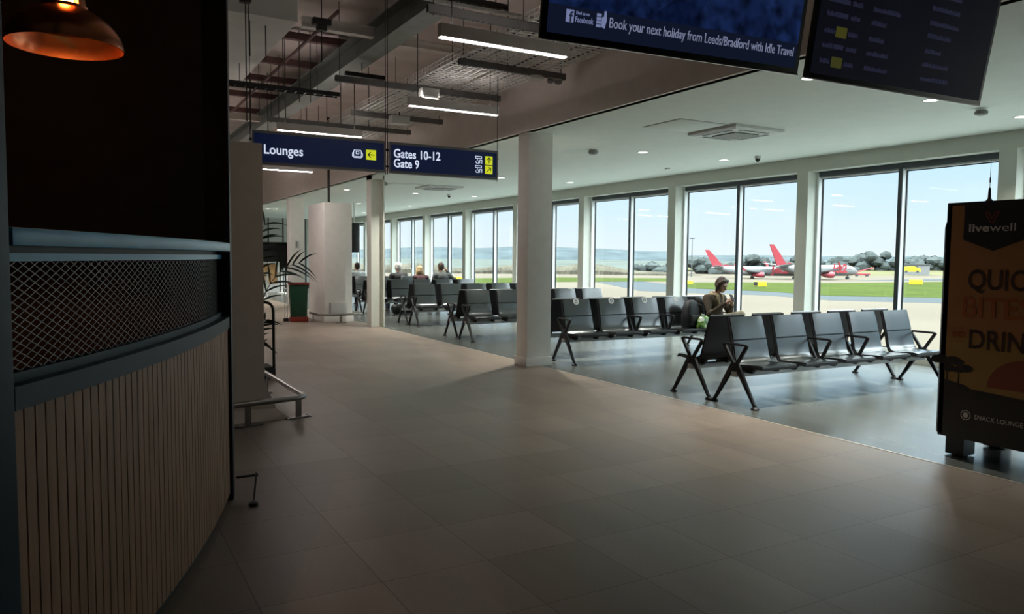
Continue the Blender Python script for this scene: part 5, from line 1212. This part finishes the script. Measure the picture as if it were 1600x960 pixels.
# ------------------------------------------------------------------ luggage
t = thing('backpack', 'black backpack standing on the seat beside the person with the phone', 'backpack', (8.86, 9.585, 0.456), math.radians(10))
b = MB(); rows = []
for z, w2, d2 in ((0.0, 0.15, 0.085), (0.03, 0.165, 0.10), (0.2, 0.165, 0.105), (0.34, 0.15, 0.09), (0.43, 0.11, 0.065), (0.465, 0.05, 0.03)):
    rows.append([(w2*math.copysign(abs(math.cos(a))**0.55, math.cos(a)), d2*math.copysign(abs(math.sin(a))**0.55, math.sin(a)), z) for a in [2*PI*k/24 for k in range(24)]])
b.sweep(rows); b.build('bag', M['pack'], t, smooth=60)
MB().box((-0.12, -0.15, 0.04), (0.12, -0.09, 0.22)).build('front_pocket', M['pack'], t, bevel=0.025)
MB().tube([(-0.04, 0.0, 0.45), (-0.035, 0.0, 0.50), (0.035, 0.0, 0.50), (0.04, 0.0, 0.45)], 0.010, 8).build('handle', M['pack'], t)
MB().tube([(0.10, -0.07, 0.40), (0.16, -0.13, 0.36), (0.175, -0.14, 0.22), (0.165, -0.10, 0.08)], 0.014, 8).build('strap', M['pack'], t)
M['bag_green'] = bpy.data.materials.new('green_white_print'); M['bag_green'].use_nodes = True
nt = M['bag_green'].node_tree; bs = nt.nodes['Principled BSDF']; bs.inputs['Roughness'].default_value = 0.35
tcn = nt.nodes.new('ShaderNodeTexCoord'); nn_ = nt.nodes.new('ShaderNodeTexNoise'); nn_.inputs['Scale'].default_value = 9; nn_.inputs['Detail'].default_value = 2
rr_ = nt.nodes.new('ShaderNodeValToRGB'); rr_.color_ramp.interpolation = 'CONSTANT'
rr_.color_ramp.elements[0].color = (0.05, 0.16, 0.03, 1); rr_.color_ramp.elements[1].position = 0.53; rr_.color_ramp.elements[1].color = (0.72, 0.78, 0.68, 1)
ee = rr_.color_ramp.elements.new(0.44); ee.color = (0.28, 0.48, 0.10, 1)
nt.links.new(tcn.outputs['Object'], nn_.inputs['Vector']); nt.links.new(nn_.outputs[0], rr_.inputs[0]); nt.links.new(rr_.outputs[0], bs.inputs['Base Color'])
t = thing('carrier_bag', 'crumpled green and white carrier bag in front of the black backpack', 'bag', (8.985, 9.40, 0.456), math.radians(12))
b = MB(); rnd = random.Random(5); rows = []
for z, w2, d2 in ((0.0, 0.13, 0.07), (0.03, 0.16, 0.095), (0.11, 0.15, 0.09), (0.17, 0.12, 0.07), (0.20, 0.06, 0.035)):
    rows.append([(w2*math.cos(a)*rnd.uniform(0.88, 1.1), d2*math.sin(a)*rnd.uniform(0.85, 1.12), z+rnd.uniform(-0.012, 0.012)*(z > 0)) for a in [2*PI*k/22 for k in range(22)]])
b.sweep(rows); b.build('bag', M['bag_green'], t, smooth=25)
MB().tube([(-0.05, 0, 0.18), (-0.09, -0.02, 0.24), (-0.02, -0.02, 0.22)], 0.012, 6).build('handle', M['bag_green'], t)
t = thing('suitcase', 'grey suitcase with a raised handle between two far travellers', 'suitcase', (7.98, 20.13, 0.456), 0)
MB().box((-0.17, -0.05, 0.0), (0.17, 0.06, 0.60)).build('shell', M['suitcase'], t, bevel=0.03)
MB().tube([(0.02, 0, 0.6), (0.02, 0, 0.80), (0.14, 0, 0.80), (0.14, 0, 0.6)], 0.010, 8).build('handle', M['galv'], t)
t = thing('holdall', 'dark holdall lying on the floor under the far bench', 'bag', (7.85, 20.15, 0), 0.2)
b = MB(); b.tube([(-0.32, 0, 0.13), (-0.28, 0, 0.135), (0.28, 0, 0.135), (0.32, 0, 0.13)], [0.09, 0.132, 0.132, 0.09], 16); b.build('bag', M['pack'], t, smooth=50)
MB().tube([(-0.1, 0, 0.25), (-0.08, 0, 0.29), (0.08, 0, 0.29), (0.1, 0, 0.25)], 0.010, 6).build('handle', M['pack'], t)
